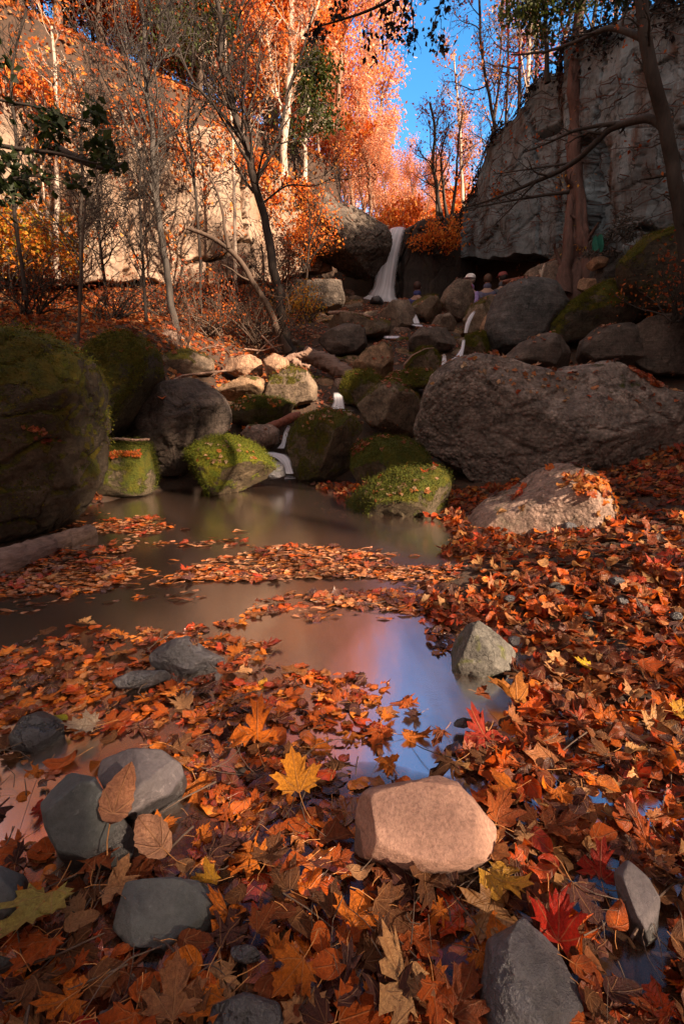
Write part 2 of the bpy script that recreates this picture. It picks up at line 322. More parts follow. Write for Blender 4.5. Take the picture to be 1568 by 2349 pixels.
def ground_mat():
    t = NT('forest_soil'); v = t.coords(1, False)
    a = t.noise(v, 2.2, 6, 0.7); b = t.noise(v, 22, 6, 0.75)
    c = t.mix(t.ramp(a, 0.35, 0.65), (0.032, 0.021, 0.014), (0.055, 0.032, 0.02)); c = t.mix(t.ramp(b, 0.5, 0.68), c, (0.11, 0.045, 0.02))
    return t.done(t.n('BsdfPrincipled', {'Base Color': c, 'Roughness': 0.85, 'Normal': t.bump(b, 0.8, 0.03)}).outputs[0])
M['soil'] = ground_mat()
def water_mat():
    t = NT('brown_water'); v = t.coords(1, False, (1, 0.5, 1)); n = t.noise(v, 2.2, 3, 0.5); n2 = t.noise(v, 9, 2, 0.5)
    nr = t.bump(t.math('ADD', n, t.math('MULTIPLY', n2, 0.2)), 0.10, 0.05)
    fr = t.n('Fresnel', {'IOR': 1.34, 'Normal': nr}).outputs[0]
    fr = t.math('MULTIPLY', fr, 0.68)
    gl = t.n('BsdfGlossy', {'Color': (1, 1, 1), 'Roughness': 0.2, 'Normal': nr})
    tr = t.n('BsdfTransparent', {'Color': (0.56, 0.40, 0.27)})
    silt = t.n('BsdfDiffuse', {'Color': (0.12, 0.066, 0.04)})
    base = t.n('MixShader', {0: 0.22, 1: tr.outputs[0], 2: silt.outputs[0]})
    return t.done(t.n('MixShader', {0: fr, 1: base.outputs[0], 2: gl.outputs[0]}).outputs[0])
M['water'] = water_mat()
def fall_mat():
    t = NT('silky_falling_water'); v = t.n('TexCoord').outputs['UV']; vs = t.n('Mapping', {'Vector': v, 'Scale': (7, 0.35, 1)}).outputs[0]
    n = t.noise(vs, 1.0, 4, 0.55); ux = t.n('SeparateXYZ', {0: v}).outputs[0]
    ed = t.math('MULTIPLY', t.math('SUBTRACT', 1.0, t.math('ABSOLUTE', t.math('SUBTRACT', t.math('MULTIPLY', ux, 2.0), 1.0))), 2.2, True); uy = t.n('SeparateXYZ', {0: v}).outputs[1]; ed = t.math('MULTIPLY', ed, t.math('MULTIPLY', uy, 12.0, True))
    al = t.math('MULTIPLY', t.ramp(n, 0.3, 0.62, (0.5,) * 3, (1.0,) * 3), ed)
    c = t.mix(t.ramp(n, 0.3, 0.7), (0.70, 0.73, 0.82), (0.93, 0.94, 1.0))
    d = t.n('BsdfPrincipled', {'Base Color': c, 'Roughness': 0.35}); tl = t.n('BsdfTranslucent', {'Color': c})
    m = t.n('MixShader', {0: 0.35, 1: d.outputs[0], 2: tl.outputs[0]}); tr = t.n('BsdfTransparent')
    return t.done(t.n('MixShader', {0: al, 1: tr.outputs[0], 2: m.outputs[0]}).outputs[0])
M['fall'] = fall_mat()
M['leaf'] = leaf_mat('autumn_leaves', .42); M['leaf_far'] = leaf_mat('crown_leaves', 0.6, 0.4, veins=False)
M['leaf_obj'] = leaf_mat('single_leaf', 0.45, 0.3, 'object'); M['leaf_wet'] = leaf_mat('wet_leaves', 0.24, 0.1, coat=0.5)
M['bark_dark'] = bark_mat('dark_bark', (0.018, 0.012, 0.009), (0.042, 0.029, 0.022))
M['bark_grey'] = bark_mat('grey_bark', (0.05, 0.043, 0.038), (0.10, 0.086, 0.076))
M['bark_mid'] = bark_mat('brown_bark', (0.06, 0.038, 0.027), (0.12, 0.08, 0.056))
M['bark_pale'] = bark_mat('pale_bark', (0.45, 0.34, 0.26), (0.7, 0.58, 0.48))
M['bark_red'] = bark_mat('red_bark', (0.075, 0.038, 0.03), (0.14, 0.072, 0.058), bump=1.0)
M['log_bark'] = bark_mat('log_bark', (0.11, 0.07, 0.055), (0.26, 0.17, 0.135), bump=1.0)
M['deadwood'] = bark_mat('weathered_wood', (0.20, 0.12, 0.085), (0.36, 0.23, 0.17), bump=0.9)
M['wood_red'] = bark_mat('wet_red_wood', (0.14, 0.045, 0.03), (0.24, 0.08, 0.05), bump=0.9)
M['stem'] = plain('leaf_stem', (0.45, 0.2, 0.06))

# ------------------------------------------------------------------ ground: one sheet to the horizon
ctrl = [(-2, .3, -.06), (0, .3, -.05), (2, .3, .03), (-2, 1, -.08), (-1, 1, -.07), (0, 1, -.05), (1.1, 1, -.01), (.62, .62, -.11), (.75, .8, -.09), (2, 1, .06), (3.5, 1, .2), (-4, 1, .15), (-4, -3, .2), (0, -4, .1), (4, -3, .4),
        (0.35, 1.9, -.12), (-.5, 2.4, -.14), (-1.2, 2.3, -.12), (0.2, 2.35, -.05), (-.2, 2.8, -.06), (.4, 2.7, -.01), (-1.7, 2.5, -.12), (-1.9, 3.0, -.03), (-2.2, 3.6, 0), (-3, 2.5, 0), (-.5, 3.6, -.2), (0, 4.5, -.25), (-1, 4.4, -.2), (.8, 3.3, -.10), (.9, 4.2, -.15), (-1.6, 4.9, -.05), (-1.5, 3.4, -.12),
        (.7, 1.6, -.02), (.8, 2.1, .03), (1.3, 2.1, .08), (1.3, 2.7, .08), (1.1, 1.5, .04), (2, 2, .14), (2.1, 3, .16), (3, 3, .3), (2.8, 4.2, .3), (3.5, 4.6, .45), (4.5, 3, .6), (6, 3, 1.0), (6, 0, .8), (6, -4, .8),
        (0, 5.5, -.05), (-.6, 5.7, -.05), (.5, 5.6, -.02), (1.2, 5.2, .0), (-2, 5.8, .2), (-3, 5, .4)]
ctrl = [np.array(c, float) for c in ctrl]
for px, py, Y in [(700, 960, 6.7), (600, 975, 6.6), (850, 975, 6.8), (550, 890, 8), (800, 890, 7.8), (950, 880, 8), (700, 850, 8.8), (900, 835, 9), (1050, 810, 9.5), (780, 790, 10), (900, 780, 10.3), (1000, 780, 10.5), (1100, 770, 11),
                  (850, 725, 12), (970, 725, 12.5), (1080, 700, 13), (1150, 670, 14), (1000, 715, 14), (880, 695, 14.3), (760, 705, 13),
                  (200, 800, 6.5), (60, 800, 6), (350, 800, 7), (450, 800, 8.2), (580, 790, 9.5), (650, 790, 10), (330, 740, 8.8), (200, 740, 8.3), (0, 740, 7.8), (-150, 740, 7.5), (500, 720, 10.5), (620, 720, 11.5),
                  (100, 662, 9.6), (300, 662, 10.8), (450, 662, 11.6), (600, 665, 12.8), (-150, 650, 8.6),
                  (1500, 880, 7.3), (1400, 870, 7.6), (1250, 855, 8.2), (1650, 900, 7), (1500, 790, 8.6), (1300, 740, 9.8), (1200, 700, 11.2), (1350, 650, 10.8), (1500, 600, 9.3), (1250, 650, 12.3), (1650, 600, 8.5), (1150, 668, 13.8)]:
    ctrl.append(at(px, py, Y))
CP = np.array(ctrl)
def _phi(r): return np.sqrt(r * r + 0.25)
_A = _phi(np.linalg.norm(CP[:, None, :2] - CP[None, :, :2], axis=2)); _n = len(CP)
_B = np.zeros((_n + 3, _n + 3)); _B[:_n, :_n] = _A + np.eye(_n) * -0.02; _B[:_n, _n] = 1; _B[:_n, _n + 1:] = CP[:, :2]; _B[_n:, :_n] = _B[:_n, _n:].T
_w = np.linalg.solve(_B, np.concatenate([CP[:, 2], [0, 0, 0]]))
LN = (np.array((-5.2, 9.5)), np.array((-.73, .68))); RN = (np.array((3.57, 14.5)), np.array((.943, .334)))
def ground_z(x, y):
    x = np.asarray(x, float); y = np.asarray(y, float); X = np.clip(x, -7, 7).ravel(); Yc = np.clip(y, -5, 15).ravel()
    z = np.empty(X.shape)
    for a in range(0, len(X), 20000):
        d = _phi(np.hypot(X[a:a + 20000, None] - CP[None, :, 0], Yc[a:a + 20000, None] - CP[None, :, 1]))
        z[a:a + 20000] = d @ _w[:_n] + _w[_n] + _w[_n + 1] * X[a:a + 20000] + _w[_n + 2] * Yc[a:a + 20000]
    z = z.reshape(x.shape)
    z = np.minimum(z, 3.6 + 0 * z)
    P = np.stack([x.ravel(), y.ravel(), 0 * x.ravel()], 1)
    amp = ss(np.hypot(x, y), 2, 9)
    z = z + (fbm(P * 0.7, 5, 4) * 0.25).reshape(x.shape) * amp + (fbm(P * 5, 9, 3) * 0.015).reshape(x.shape)
    d1 = (x - LN[0][0]) * LN[1][0] + (y - LN[0][1]) * LN[1][1]; d1 = np.where(y < 9, np.maximum(d1, -9), d1)
    zl = 7.6 + 0.55 * np.clip(d1 - 1, 0, 14) + 0.1 * np.clip(d1 - 15, 0, 60)
    a = ss(d1, 0.9, 1.7) * ss(y, 3, 7) * (x < 0)
    z = z * (1 - a) + zl * a
    d2 = (x - RN[0][0]) * RN[1][0] + (y - RN[0][1]) * RN[1][1]
    zr = np.where(y < 2.5, 3.6, 6.3) + 0.12 * np.clip(d2, 0, 10) * (y > 2.5)
    b = ss(d2, 0.9, 1.7) * ss(y, 6.0, 7.0)
    b = np.maximum(b, ss(x, 8.4, 9.2) * (y < 8)) * (1 - a)
    z = z * (1 - b) + zr * b
    c = ss(y, 16.2, 17.0) * (1 - a) * (1 - b)
    zb = 5.6 + 0.10 * np.clip(y - 17, 0, 60)
    z = z * (1 - c) + zb * c
    z = z + 4 * ss(np.hypot(x, y), 60, 280) * np.sin(x * .03) ** 2
    return z
t_ = np.linspace(-1, 1, 521)
gx = 3 * np.sinh(5.2 * t_); gy = 3 * np.sinh(5.2 * t_) + 3
GX, GY = np.meshgrid(gx, gy, indexing='ij'); GZ = ground_z(GX, GY)
def gridfaces(n, m, wrap=False):
    i = np.arange(n - 1)[:, None]; j = np.arange(m - 1)[None, :]; a = i * m + j
    return np.stack([a, a + m, a + m + 1, a + 1], -1).reshape(-1, 4)
V = np.stack([GX, GY, GZ], -1).reshape(-1, 3)
tag(mk('ground', V, gridfaces(521, 521)[:, ::-1], M['soil']), kind='structure')

# pool water
wx, wy = np.meshgrid(np.linspace(-4.5, 3.2, 60), np.linspace(0.0, 6.1, 60), indexing='ij')
V = np.stack([wx, wy, 0 * wx], -1).reshape(-1, 3)
tag(mk('water', V, gridfaces(60, 60)[:, ::-1], M['water']), 'shallow brown pool of still water among fallen leaves', kind='structure')

# ------------------------------------------------------------------ cliffs
def cliff(name, pts, mat, nu=260, nv=150, amp=0.25, recess=None, seed=1, depth=2.2, setback=0.0, label=None, wpts=(), sharp=1.0):
    """pts: (px, Y, py_base, py_top) along the rock face; wpts: world (x, y, zbase, ztop)."""
    B = [at(p[0], p[2], p[1]) for p in pts]; T = [at(p[0], p[3], p[1]) for p in pts]
    for w in wpts: B.append(np.array((w[0], w[1], w[2]))); T.append(np.array((w[0], w[1], w[3])))
    B = np.array(B); T = np.array(T)
    s = np.concatenate([[0], np.cumsum(np.linalg.norm(np.diff(B[:, :2], axis=0), axis=1))]); u = np.linspace(0, s[-1], nu)
    Bi = np.stack([np.interp(u, s, B[:, k]) for k in range(3)], 1); Ti = np.stack([np.interp(u, s, T[:, k]) for k in range(3)], 1)
    Bi[:, 2] += fbm(Bi * 1.1, seed + 40, 4) * .28; Ti[:, 2] += fbm(Ti * 1.3, seed + 41, 4) * .25
    tang = np.gradient(Bi[:, :2], axis=0); k = np.ones(9) / 9
    tang = np.stack([np.convolve(np.pad(tang[:, i], 4, 'edge'), k, 'valid') for i in range(2)], 1); tang /= np.linalg.norm(tang, axis=1)[:, None]
    nrm = np.stack([tang[:, 1], -tang[:, 0], 0 * u], 1)
    nrm *= np.sign(np.sum(nrm[:, :2] * (np.array((0, 2.0)) - Bi[:, :2]), axis=1))[:, None]
    rows = []
    v = np.linspace(0, 1, nv)
    for t in v:
        P = Bi * (1 - t) + Ti * t
        rows.append(P)
    P = np.stack(rows, 1); Nn = np.repeat(nrm[:, None, :], nv, 1)
    Q = P.reshape(-1, 3); n2 = Nn.reshape(-1, 3)
    wq = fbm(Q * .9, seed + 3, 4)[:, None] * .35
    C1 = Q * np.array((0.5, 0.5, 0.20)) + wq * .35; C2 = Q * np.array((1.5, 1.5, 1.1)) + wq * 1.2; C3_ = Q * np.array((4.0, 4.0, 5.0)) + wq * 3
    d = fbm(Q * 0.35, seed, 3) * amp * 1.0 + (cellid(C1, seed) - .5) * amp * 1.3 + (cellid(C2, seed + 1) - .5) * amp * .42 + (cellid(C3_, seed + 2) - .5) * amp * .07
    w1, w2 = worley(C1, seed); d -= (1 - ss(w2 - w1, 0.0, 0.03)) * amp * 1.3 * sharp
    w1, w2 = worley(C2, seed + 1); d -= (1 - ss(w2 - w1, 0.0, 0.05)) * amp * 0.16 * sharp
    bed = np.sin(Q[:, 2] * 7 + fbm(Q * .6, seed + 8, 3) * 7); d += bed * amp * 0.05
    d += fbm(Q * 3.0, seed + 20, 5, .6) * amp * 0.14
    Q = Q + n2 * (d[:, None])
    tt = np.repeat(v[None, :], nu, 0).reshape(-1)
    Q = Q - n2 * (ss(tt, 0.95, 1.0)[:, None] ** 2 * 0.10) - n2 * (tt[:, None] * setback)
    G = Q.reshape(nu, nv, 3)
    # top going back, and (if undercut) the underside and the recessed wall below it
    top = []
    for j in range(1, 12): top.append(G[:, -1] - nrm * (depth * j / 11) + np.array((0, 0, 1)) * (fbm(G[:, -1] * 2 + j, 3, 3)[:, None] * 0.15 - 0.02 * j))
    low = []
    if recess is not None:
        rc, drop = recess
        for j, (a, b) in enumerate([(1, 1), (1, .85), (1, .6), (1, .4), (1, .2), (1, .02), (.8, 0), (.55, 0), (.3, 0), (.1, 0)]):
            nz = fbm(G[:, 0] * 2.2 + j * .7, seed + 9, 4)[:, None]
            low.append(G[:, 0] - nrm * (rc * a + nz * 0.16 * a) - np.array((0, 0, 1)) * (drop * b) + np.array((0, 0, 1)) * nz * .06)
    bot = [G[:, 0] - np.array((0, 0, 1.6))] if recess is None else [low[0] - np.array((0, 0, 1.0))]
    Z = np.stack(bot + low + [G[:, j] for j in range(nv)] + top, 1)
    o = mk(name, Z.reshape(-1, 3), gridfaces(nu, Z.shape[1]), mat)
    tag(o, label, kind='structure'); return o, G, nrm
CL, CLG, CLN = cliff('cliff_left', [(-260, 7.5, 640, 60), (-60, 8.6, 640, 140), (100, 9.6, 640, 190), (260, 10.5, 642, 225), (400, 11.5, 645, 250), (520, 12.4, 640, 300), (600, 13.1, 636, 350), (680, 13.8, 632, 425), (760, 14.6, 625, 465)],
      M['cliff_sun'], 300, 170, amp=0.19, seed=3, recess=(1.0, 0.35), label='sunlit tan rock face behind the thin trees')
CR, CRG, CRN = cliff('cliff_right', [(1030, 15.6, 588, 500), (1062, 15.2, 586, 455), (1090, 14.6, 584, 400), (1120, 14.0, 584, 335), (1160, 13.4, 586, 275), (1220, 12.7, 588, 192), (1282, 12.0, 590, 168), (1298, 11.9, 590, 162), (1302, 11.3, 590, 96), (1322, 11.2, 592, 78), (1380, 10.5, 592, 62), (1440, 9.9, 590, 40), (1500, 9.5, 585, 12), (1568, 9.0, 580, -10), (1680, 8.5, 590, -60), (1800, 8.0, 610, -80)],
      M['cliff_grey'], 520, 260, amp=0.24, seed=11, recess=(2.2, 0.6), depth=3.5, label='shaded grey rock face on the right of the glen', wpts=[(7.3, 5.0, 0.8, 7.6), (7.6, 1.9, .8, 8.2), (7.6, 1.7, .8, 6.7), (7.6, .6, .8, 6.2), (7.6, .35, .8, 5.3), (7.6, -.45, .8, 5.1), (7.6, -.65, .8, 7.4), (7.6, -1.0, .8, 7.4), (7.65, -1.25, .8, 3.9), (7.7, -5.2, .8, 4.6), (7.7, -6.2, .8, 5.0), (7.7, -14, .8, 5.4)])  # wpts: wall added beyond the frame, its top notched to shape the sun patches
BW, BWG, BWN = cliff('rock_ledge', [(880, 14.9, 665, 535), (893, 15.0, 668, 527), (915, 15.0, 668, 524), (945, 15.0, 660, 512), (990, 15.1, 650, 500), (1035, 15.4, 640, 488), (1085, 15.9, 640, 480)],
      M['cliff_dark'], 150, 90, amp=0.16, seed=21, depth=2.0, label='dark wet rock ledge right of the waterfall')

# ------------------------------------------------------------------ boulders
_ico = {}
def ico(n):
    if n in _ico: return _ico[n]
    import bmesh
    b = bmesh.new(); bmesh.ops.create_icosphere(b, subdivisions=n, radius=1.0)
    V = np.array([v.co[:] for v in b.verts]); Fc = np.array([[v.index for v in f.verts] for f in b.faces]); b.free()
    _ico[n] = (V, Fc); return _ico[n]
NEARP = []
def unit(v): v = np.asarray(v, float); return v / (np.linalg.norm(v) + 1e-9)
def gz(x, y): return float(ground_z(np.array([x]), np.array([y]))[0])
BV = []          # surfaces on which leaves can lie
ROCKS = []
def rock(name, label, poly, Y, thick, mat, seed=0, res=5, chops=7, amp=0.05, tilt=False, p=0.72, q=0.85, cat='rock', group=None, lean=0.0, planes=(), edge=1.0, smoothpoly=True, cracks=0.0, backthick=None):
    rng = np.random.RandomState(seed * 7 + 1)
    poly = np.array(poly, float)
    c2 = np.array(((poly[:, 0].min() + poly[:, 0].max()) / 2, (poly[:, 1].min() + poly[:, 1].max()) / 2)) * .5 + poly.mean(0) * .5
    C3 = at(c2[0], c2[1], Y)
    if tilt: C3 = onz(c2[0], c2[1], max(gz(C3[0], C3[1]), 0) + (tilt if tilt is not True else .035)); NEARP.append(poly.mean(0) + (poly - poly.mean(0)) * .86 - np.array((0, 8)))
    if tilt:
        ax = C3 - np.array((0, 0, CAMZ)); ax /= np.linalg.norm(ax); ax[2] -= 0.0
    else: ax = np.array((0, 1.0, 0))
    def lift(pt):
        x, y, z = ray(pt[0], pt[1]); r = np.array((x, y, z)); o = np.array((0, 0, CAMZ))
        return o + r * (np.dot(C3 - o, ax) / np.dot(r, ax))
    Q = np.array([lift(pt) for pt in poly]) - C3
    ex = np.cross(ax, (0, 0, 1)); ex /= np.linalg.norm(ex); ez = np.cross(ex, ax)
    qx = Q @ ex; qz = Q @ ez
    N = 360; th = np.linspace(-np.pi, np.pi, N, endpoint=False)
    rad = np.zeros(N)
    for i in range(len(Q)):
        x0, z0 = qx[i], qz[i]; x1, z1 = qx[(i + 1) % len(Q)], qz[(i + 1) % len(Q)]
        dx, dz = x1 - x0, z1 - z0
        den = np.cos(th) * dz - np.sin(th) * dx
        with np.errstate(all='ignore'):
            t = (x0 * dz - z0 * dx) / den; s = (x0 * np.sin(th) - z0 * np.cos(th)) / den
        s = (np.cos(th) * z0 - np.sin(th) * x0) / -(np.cos(th) * dz - np.sin(th) * dx + 1e-12)
        ok = (s >= -1e-6) & (s <= 1 + 1e-6) & (t > 0)
        rad = np.where(ok, np.maximum(rad, t), rad)
    k = np.ones(9) / 9; rad = np.convolve(np.pad(rad, 4, 'wrap'), k, 'valid') if smoothpoly else rad
    S, Fc = ico(res)
    rho = np.hypot(S[:, 0], S[:, 2]); ang = np.arctan2(S[:, 2], S[:, 0])
    rr = np.interp(ang, np.append(th, np.pi), np.append(rad, rad[0]))
    kk = rho ** p * rr
    bt = thick if backthick is None else backthick
    dep = np.sign(S[:, 1]) * np.abs(S[:, 1]) ** q * np.where(S[:, 1] < 0, thick, bt)
    sh = np.stack([np.cos(ang) * kk, dep + lean * np.sin(ang) * kk, np.sin(ang) * kk], 1)        # in (ex, ax, ez)
    R0 = max(rad.mean(), 1e-3)
    for i in range(chops):
        n = rng.normal(size=3); n[1] = -abs(n[1]) - 0.45 if i % 3 else abs(n[1]) + .4; n /= np.linalg.norm(n)
        dd = sh @ n; mxx = dd.max(); lim = mxx * rng.uniform(0.6, 0.86)
        over = np.clip(dd - lim, 0, None); sh = sh - np.outer(over * 0.93, n)
    for n, lm in planes:
        n = unit(n); dd = sh @ n; over = np.clip(dd - dd.max() * lm, 0, None); sh = sh - np.outer(over * .95, n)
    Pw = C3 + sh[:, :1] * ex + sh[:, 1:2] * ax + sh[:, 2:] * ez
    nn = (S[:, :1] * ex + S[:, 1:2] * ax + S[:, 2:] * ez)
    fr = 1.0 / R0
    off = rng.uniform(0, 50, 3)
    d = fbm(Pw * fr * 1.3 + off, seed, 5) * amp * R0 * 1.5
    rg_ = 0; a_ = 1.0; Pq = Pw * fr * 3.1 + off + fbm(Pw * fr * 2 + off, seed + 2, 3)[:, None] * .5
    for q_ in range(4): rg_ = rg_ + (0.42 - np.abs(vnoise(Pq * 2.1 ** q_ + q_ * 9, seed + 30 + q_))) * a_; a_ *= .55
    d += rg_ * amp * R0 * (.62 if res >= 5 else .4)
    if res >= 5:
        w1, w2 = worley(Pw * fr * np.array((1.6, 1.6, 2.6)) + off + fbm(Pw * fr * 1.7 + off, seed + 6, 4)[:, None] * .9, seed); d -= (1 - ss(w2 - w1, 0, 0.08)) * amp * R0 * (0.2 + cracks)
        d += fbm(Pw * fr * 18 + off, seed + 7, 3, .6) * amp * R0 * 0.16
    Pw = Pw + nn * d[:, None]
    o = mk(name, Pw, Fc[:, ::1], mat, True, loc=tuple(C3))
    tag(o, label, cat, group)
    BV.append((o, Pw, Fc)); ROCKS.append((poly, Y))
    return o
m = M
rock('boulder', 'huge moss-topped boulder at the left edge of the pool', [(-160, 790), (-60, 752), (60, 757), (130, 783), (188, 828), (208, 900), (214, 1000), (210, 1100), (172, 1182), (100, 1235), (0, 1278), (-150, 1340), (-260, 1100), (-240, 860)], 3.55, .8, m['dark_moss'], 1, 7, 0, .06, cat='boulder', cracks=.45, p=.85, smoothpoly=False, planes=[((.5, -.75, .45), .80), ((.75, -.6, -.15), .82), ((-.2, -.95, .2), .85)])
rock('boulder', 'tall brown boulder with a moss cap beside the huge mossy one', [(213, 792), (268, 764), (322, 770), (356, 810), (363, 870), (330, 925), (292, 995), (225, 1040), (190, 1010), (195, 880)], 5.2, .6, m['dark_moss'], 2, 6, 5, .05, cat='boulder', cracks=.3)
rock('boulder', 'grey-brown boulder leaning behind the two green mossy rocks by the pool', [(282, 985), (328, 912), (388, 872), (440, 862), (500, 898), (526, 950), (520, 990), (440, 1030), (430, 1085), (340, 1092), (300, 1030)], 5.5, .6, m['dark'], 3, 6, 8, .06, cat='boulder', cracks=.3)
rock('rock', 'small square green rock with orange leaves on top, left of the pool', [(225, 1022), (290, 1008), (336, 1018), (350, 1085), (347, 1135), (225, 1140)], 4.75, .3, m['moss_full'], 4, 5, 5, .05)
rock('rock', 'bright green mossy mound at the back left of the pool', [(430, 1040), (470, 1008), (520, 1003), (570, 1018), (612, 1050), (642, 1088), (560, 1122), (500, 1132), (450, 1120), (428, 1080)], 4.95, .42, m['moss_bright'], 5, 6, 3, .05)
rock('rock', 'little dark wet rock between the bright mound and the white cascade', [(598, 1062), (625, 1052), (650, 1066), (654, 1092), (620, 1100), (600, 1092)], 5.1, .12, m['slate_wet'], 6, 4, 6, .08)
rock('boulder', 'olive mossy boulder in the centre beside the white cascade', [(660, 1000), (688, 957), (740, 942), (800, 948), (834, 985), (812, 1010), (806, 1095), (670, 1098), (654, 1050)], 5.75, .55, m['moss'], 7, 6, 6, .045, cat='boulder')
rock('rock', 'dark green rock with red leaves on top, under the giant boulder', [(803, 1030), (868, 1004), (932, 1008), (980, 1045), (985, 1090), (900, 1112), (840, 1122), (801, 1092)], 5.2, .45, m['moss_full'], 8, 6, 5, .05)
rock('rock', 'wedge-shaped mossy rock pointing left into the pool', [(786, 1158), (850, 1110), (920, 1082), (1000, 1066), (1028, 1085), (1036, 1196), (960, 1203), (870, 1196), (800, 1172)], 4.15, .36, m['moss_full'], 9, 6, 5, .05)
rock('boulder', 'giant pebbly boulder filling the right side above the leaf bank', [(948, 1000), (968, 920), (1008, 850), (1060, 820), (1110, 812), (1200, 842), (1280, 852), (1390, 832), (1450, 858), (1520, 898), (1600, 905), (1680, 950), (1660, 1050), (1560, 1090), (1400, 1100), (1300, 1108), (1200, 1135), (1130, 1142), (1080, 1117), (1020, 1062), (962, 1035)], 5.35, .8, m['conglom'], 10, 7, 0, .05, cat='boulder', cracks=.3, p=.85, planes=[((.05, -.80, .60), .74), ((-.45, -.88, -.12), .72), ((.25, -.93, -.25), .80), ((.6, -.75, .25), .75)])
rock('boulder', 'pinkish brown boulder in front of the giant pebbly one', [(1062, 1222), (1118, 1165), (1200, 1128), (1258, 1086), (1310, 1066), (1352, 1075), (1372, 1120), (1395, 1190), (1365, 1235), (1250, 1262), (1150, 1268), (1075, 1252)], 3.6, .5, m['greybrown'], 12, 6, 2, .045, cat='boulder', cracks=.2)
rock('rock', 'round grey cobble with moss stains beside the little pool inlet', [(1020, 1535), (1038, 1470), (1070, 1433), (1110, 1420), (1152, 1450), (1183, 1500), (1165, 1545), (1100, 1566), (1040, 1558)], 1.66, .12, m['mossgrey'], 13, 6, 5, .05, tilt=True)
rock('rock', 'flat ribbed grey stone lying on the right leaf bank', [(1364, 1228), (1400, 1210), (1480, 1213), (1524, 1240), (1505, 1262), (1400, 1264)], 3.25, .14, m['slate'], 14, 5, 5, .06)
rock('rock', 'smooth slate stone half buried at the right edge below the giant boulder', [(1488, 1118), (1520, 1098), (1570, 1095), (1620, 1110), (1620, 1150), (1500, 1152)], 4.3, .2, m['slate'], 15, 5, 4, .04)
rock('rock', 'small low slate lying just below the slate stone at the right edge', [(1498, 1165), (1530, 1155), (1580, 1160), (1580, 1182), (1510, 1180)], 3.95, .1, m['slate'], 16, 4, 4, .04)
rock('stone', 'smooth pink stone standing in the leaves at the front', [(820, 1845), (838, 1812), (900, 1800), (955, 1790), (1003, 1777), (1042, 1790), (1085, 1832), (1138, 1900), (1134, 1962), (1085, 2000), (1000, 2014), (900, 1998), (812, 1960), (816, 1890)], 0.93, .12, m['pink'], 17, 6, 0, .035, tilt=.05, p=.74, planes=[((.08, -.93, .30), .66), ((.75, -.55, .1), .86), ((-.8, -.5, -.1), .9), ((0, -.35, .95), .88)])
rock('stone', 'blocky dark grey stone at the lower left with a flat top', [(86, 1802), (150, 1772), (218, 1783), (262, 1850), (310, 1912), (303, 1965), (245, 2000), (180, 2022), (135, 1965), (105, 1900)], 1.0, .10, m['greystone'], 18, 6, 9, .03, tilt=.06, p=.6, smoothpoly=False)
rock('stone', 'rounded two-tone grey stone behind the blocky dark one', [(232, 1742), (300, 1717), (372, 1721), (412, 1750), (432, 1800), (402, 1858), (345, 1898), (288, 1880), (255, 1838), (222, 1778)], 1.14, .10, m['purplestone'], 19, 6, 6, .03, tilt=.05)
rock('stone', 'flat grey slate slab lying in the wet leaves at the bottom left', [(262, 2092), (288, 2022), (400, 2012), (455, 2020), (522, 2060), (535, 2112), (492, 2172), (400, 2192), (300, 2172), (248, 2132)], .80, .04, m['greystone'], 20, 6, 6, .03, tilt=.02, p=.5, smoothpoly=False)
rock('stone', 'grey stone cut by the left edge above the yellow leaf', [(-70, 2040), (0, 1985), (60, 2010), (85, 2060), (40, 2110), (-60, 2130)], .83, .05, m['greystone'], 21, 5, 5, .03, tilt=True)
rock('stone', 'upright dark slab at the lower right in a black wet gap', [(1405, 2002), (1438, 1972), (1482, 2008), (1514, 2062), (1505, 2155), (1462, 2188), (1428, 2110)], .76, .04, m['purplestone'], 22, 5, 7, .03, tilt=True)
rock('stone', 'long dark ridged stone at the bottom edge right of centre', [(1120, 2160), (1200, 2110), (1285, 2175), (1330, 2270), (1350, 2420), (1120, 2420), (1100, 2280)], .60, .07, m['slate_wet'], 23, 6, 6, .05, tilt=True)
rock('stone', 'dark wet stone under the bottom edge left of centre', [(480, 2310), (560, 2275), (640, 2300), (660, 2380), (520, 2420), (450, 2380)], .60, .04, m['slate_wet'], 24, 5, 6, .03, tilt=True)
rock('rock', 'bluish black rock rising from the water left of centre', [(322, 1515), (378, 1474), (432, 1460), (472, 1490), (520, 1512), (485, 1536), (400, 1552)], 1.72, .10, m['slate_wet'], 25, 5, 8, .07, tilt=True)
rock('rock', 'low blue-grey rock just in front of the bluish black one', [(255, 1560), (300, 1540), (380, 1536), (400, 1555), (330, 1580), (270, 1580)], 1.56, .05, m['slate_wet'], 26, 4, 6, .06, tilt=True)
rock('rock', 'blue-grey wet stone near the left edge of the leaf carpet', [(20, 1690), (50, 1645), (100, 1630), (145, 1655), (150, 1700), (80, 1725), (30, 1720)], 1.26, .05, m['slate_wet'], 27, 5, 5, .04, tilt=True)
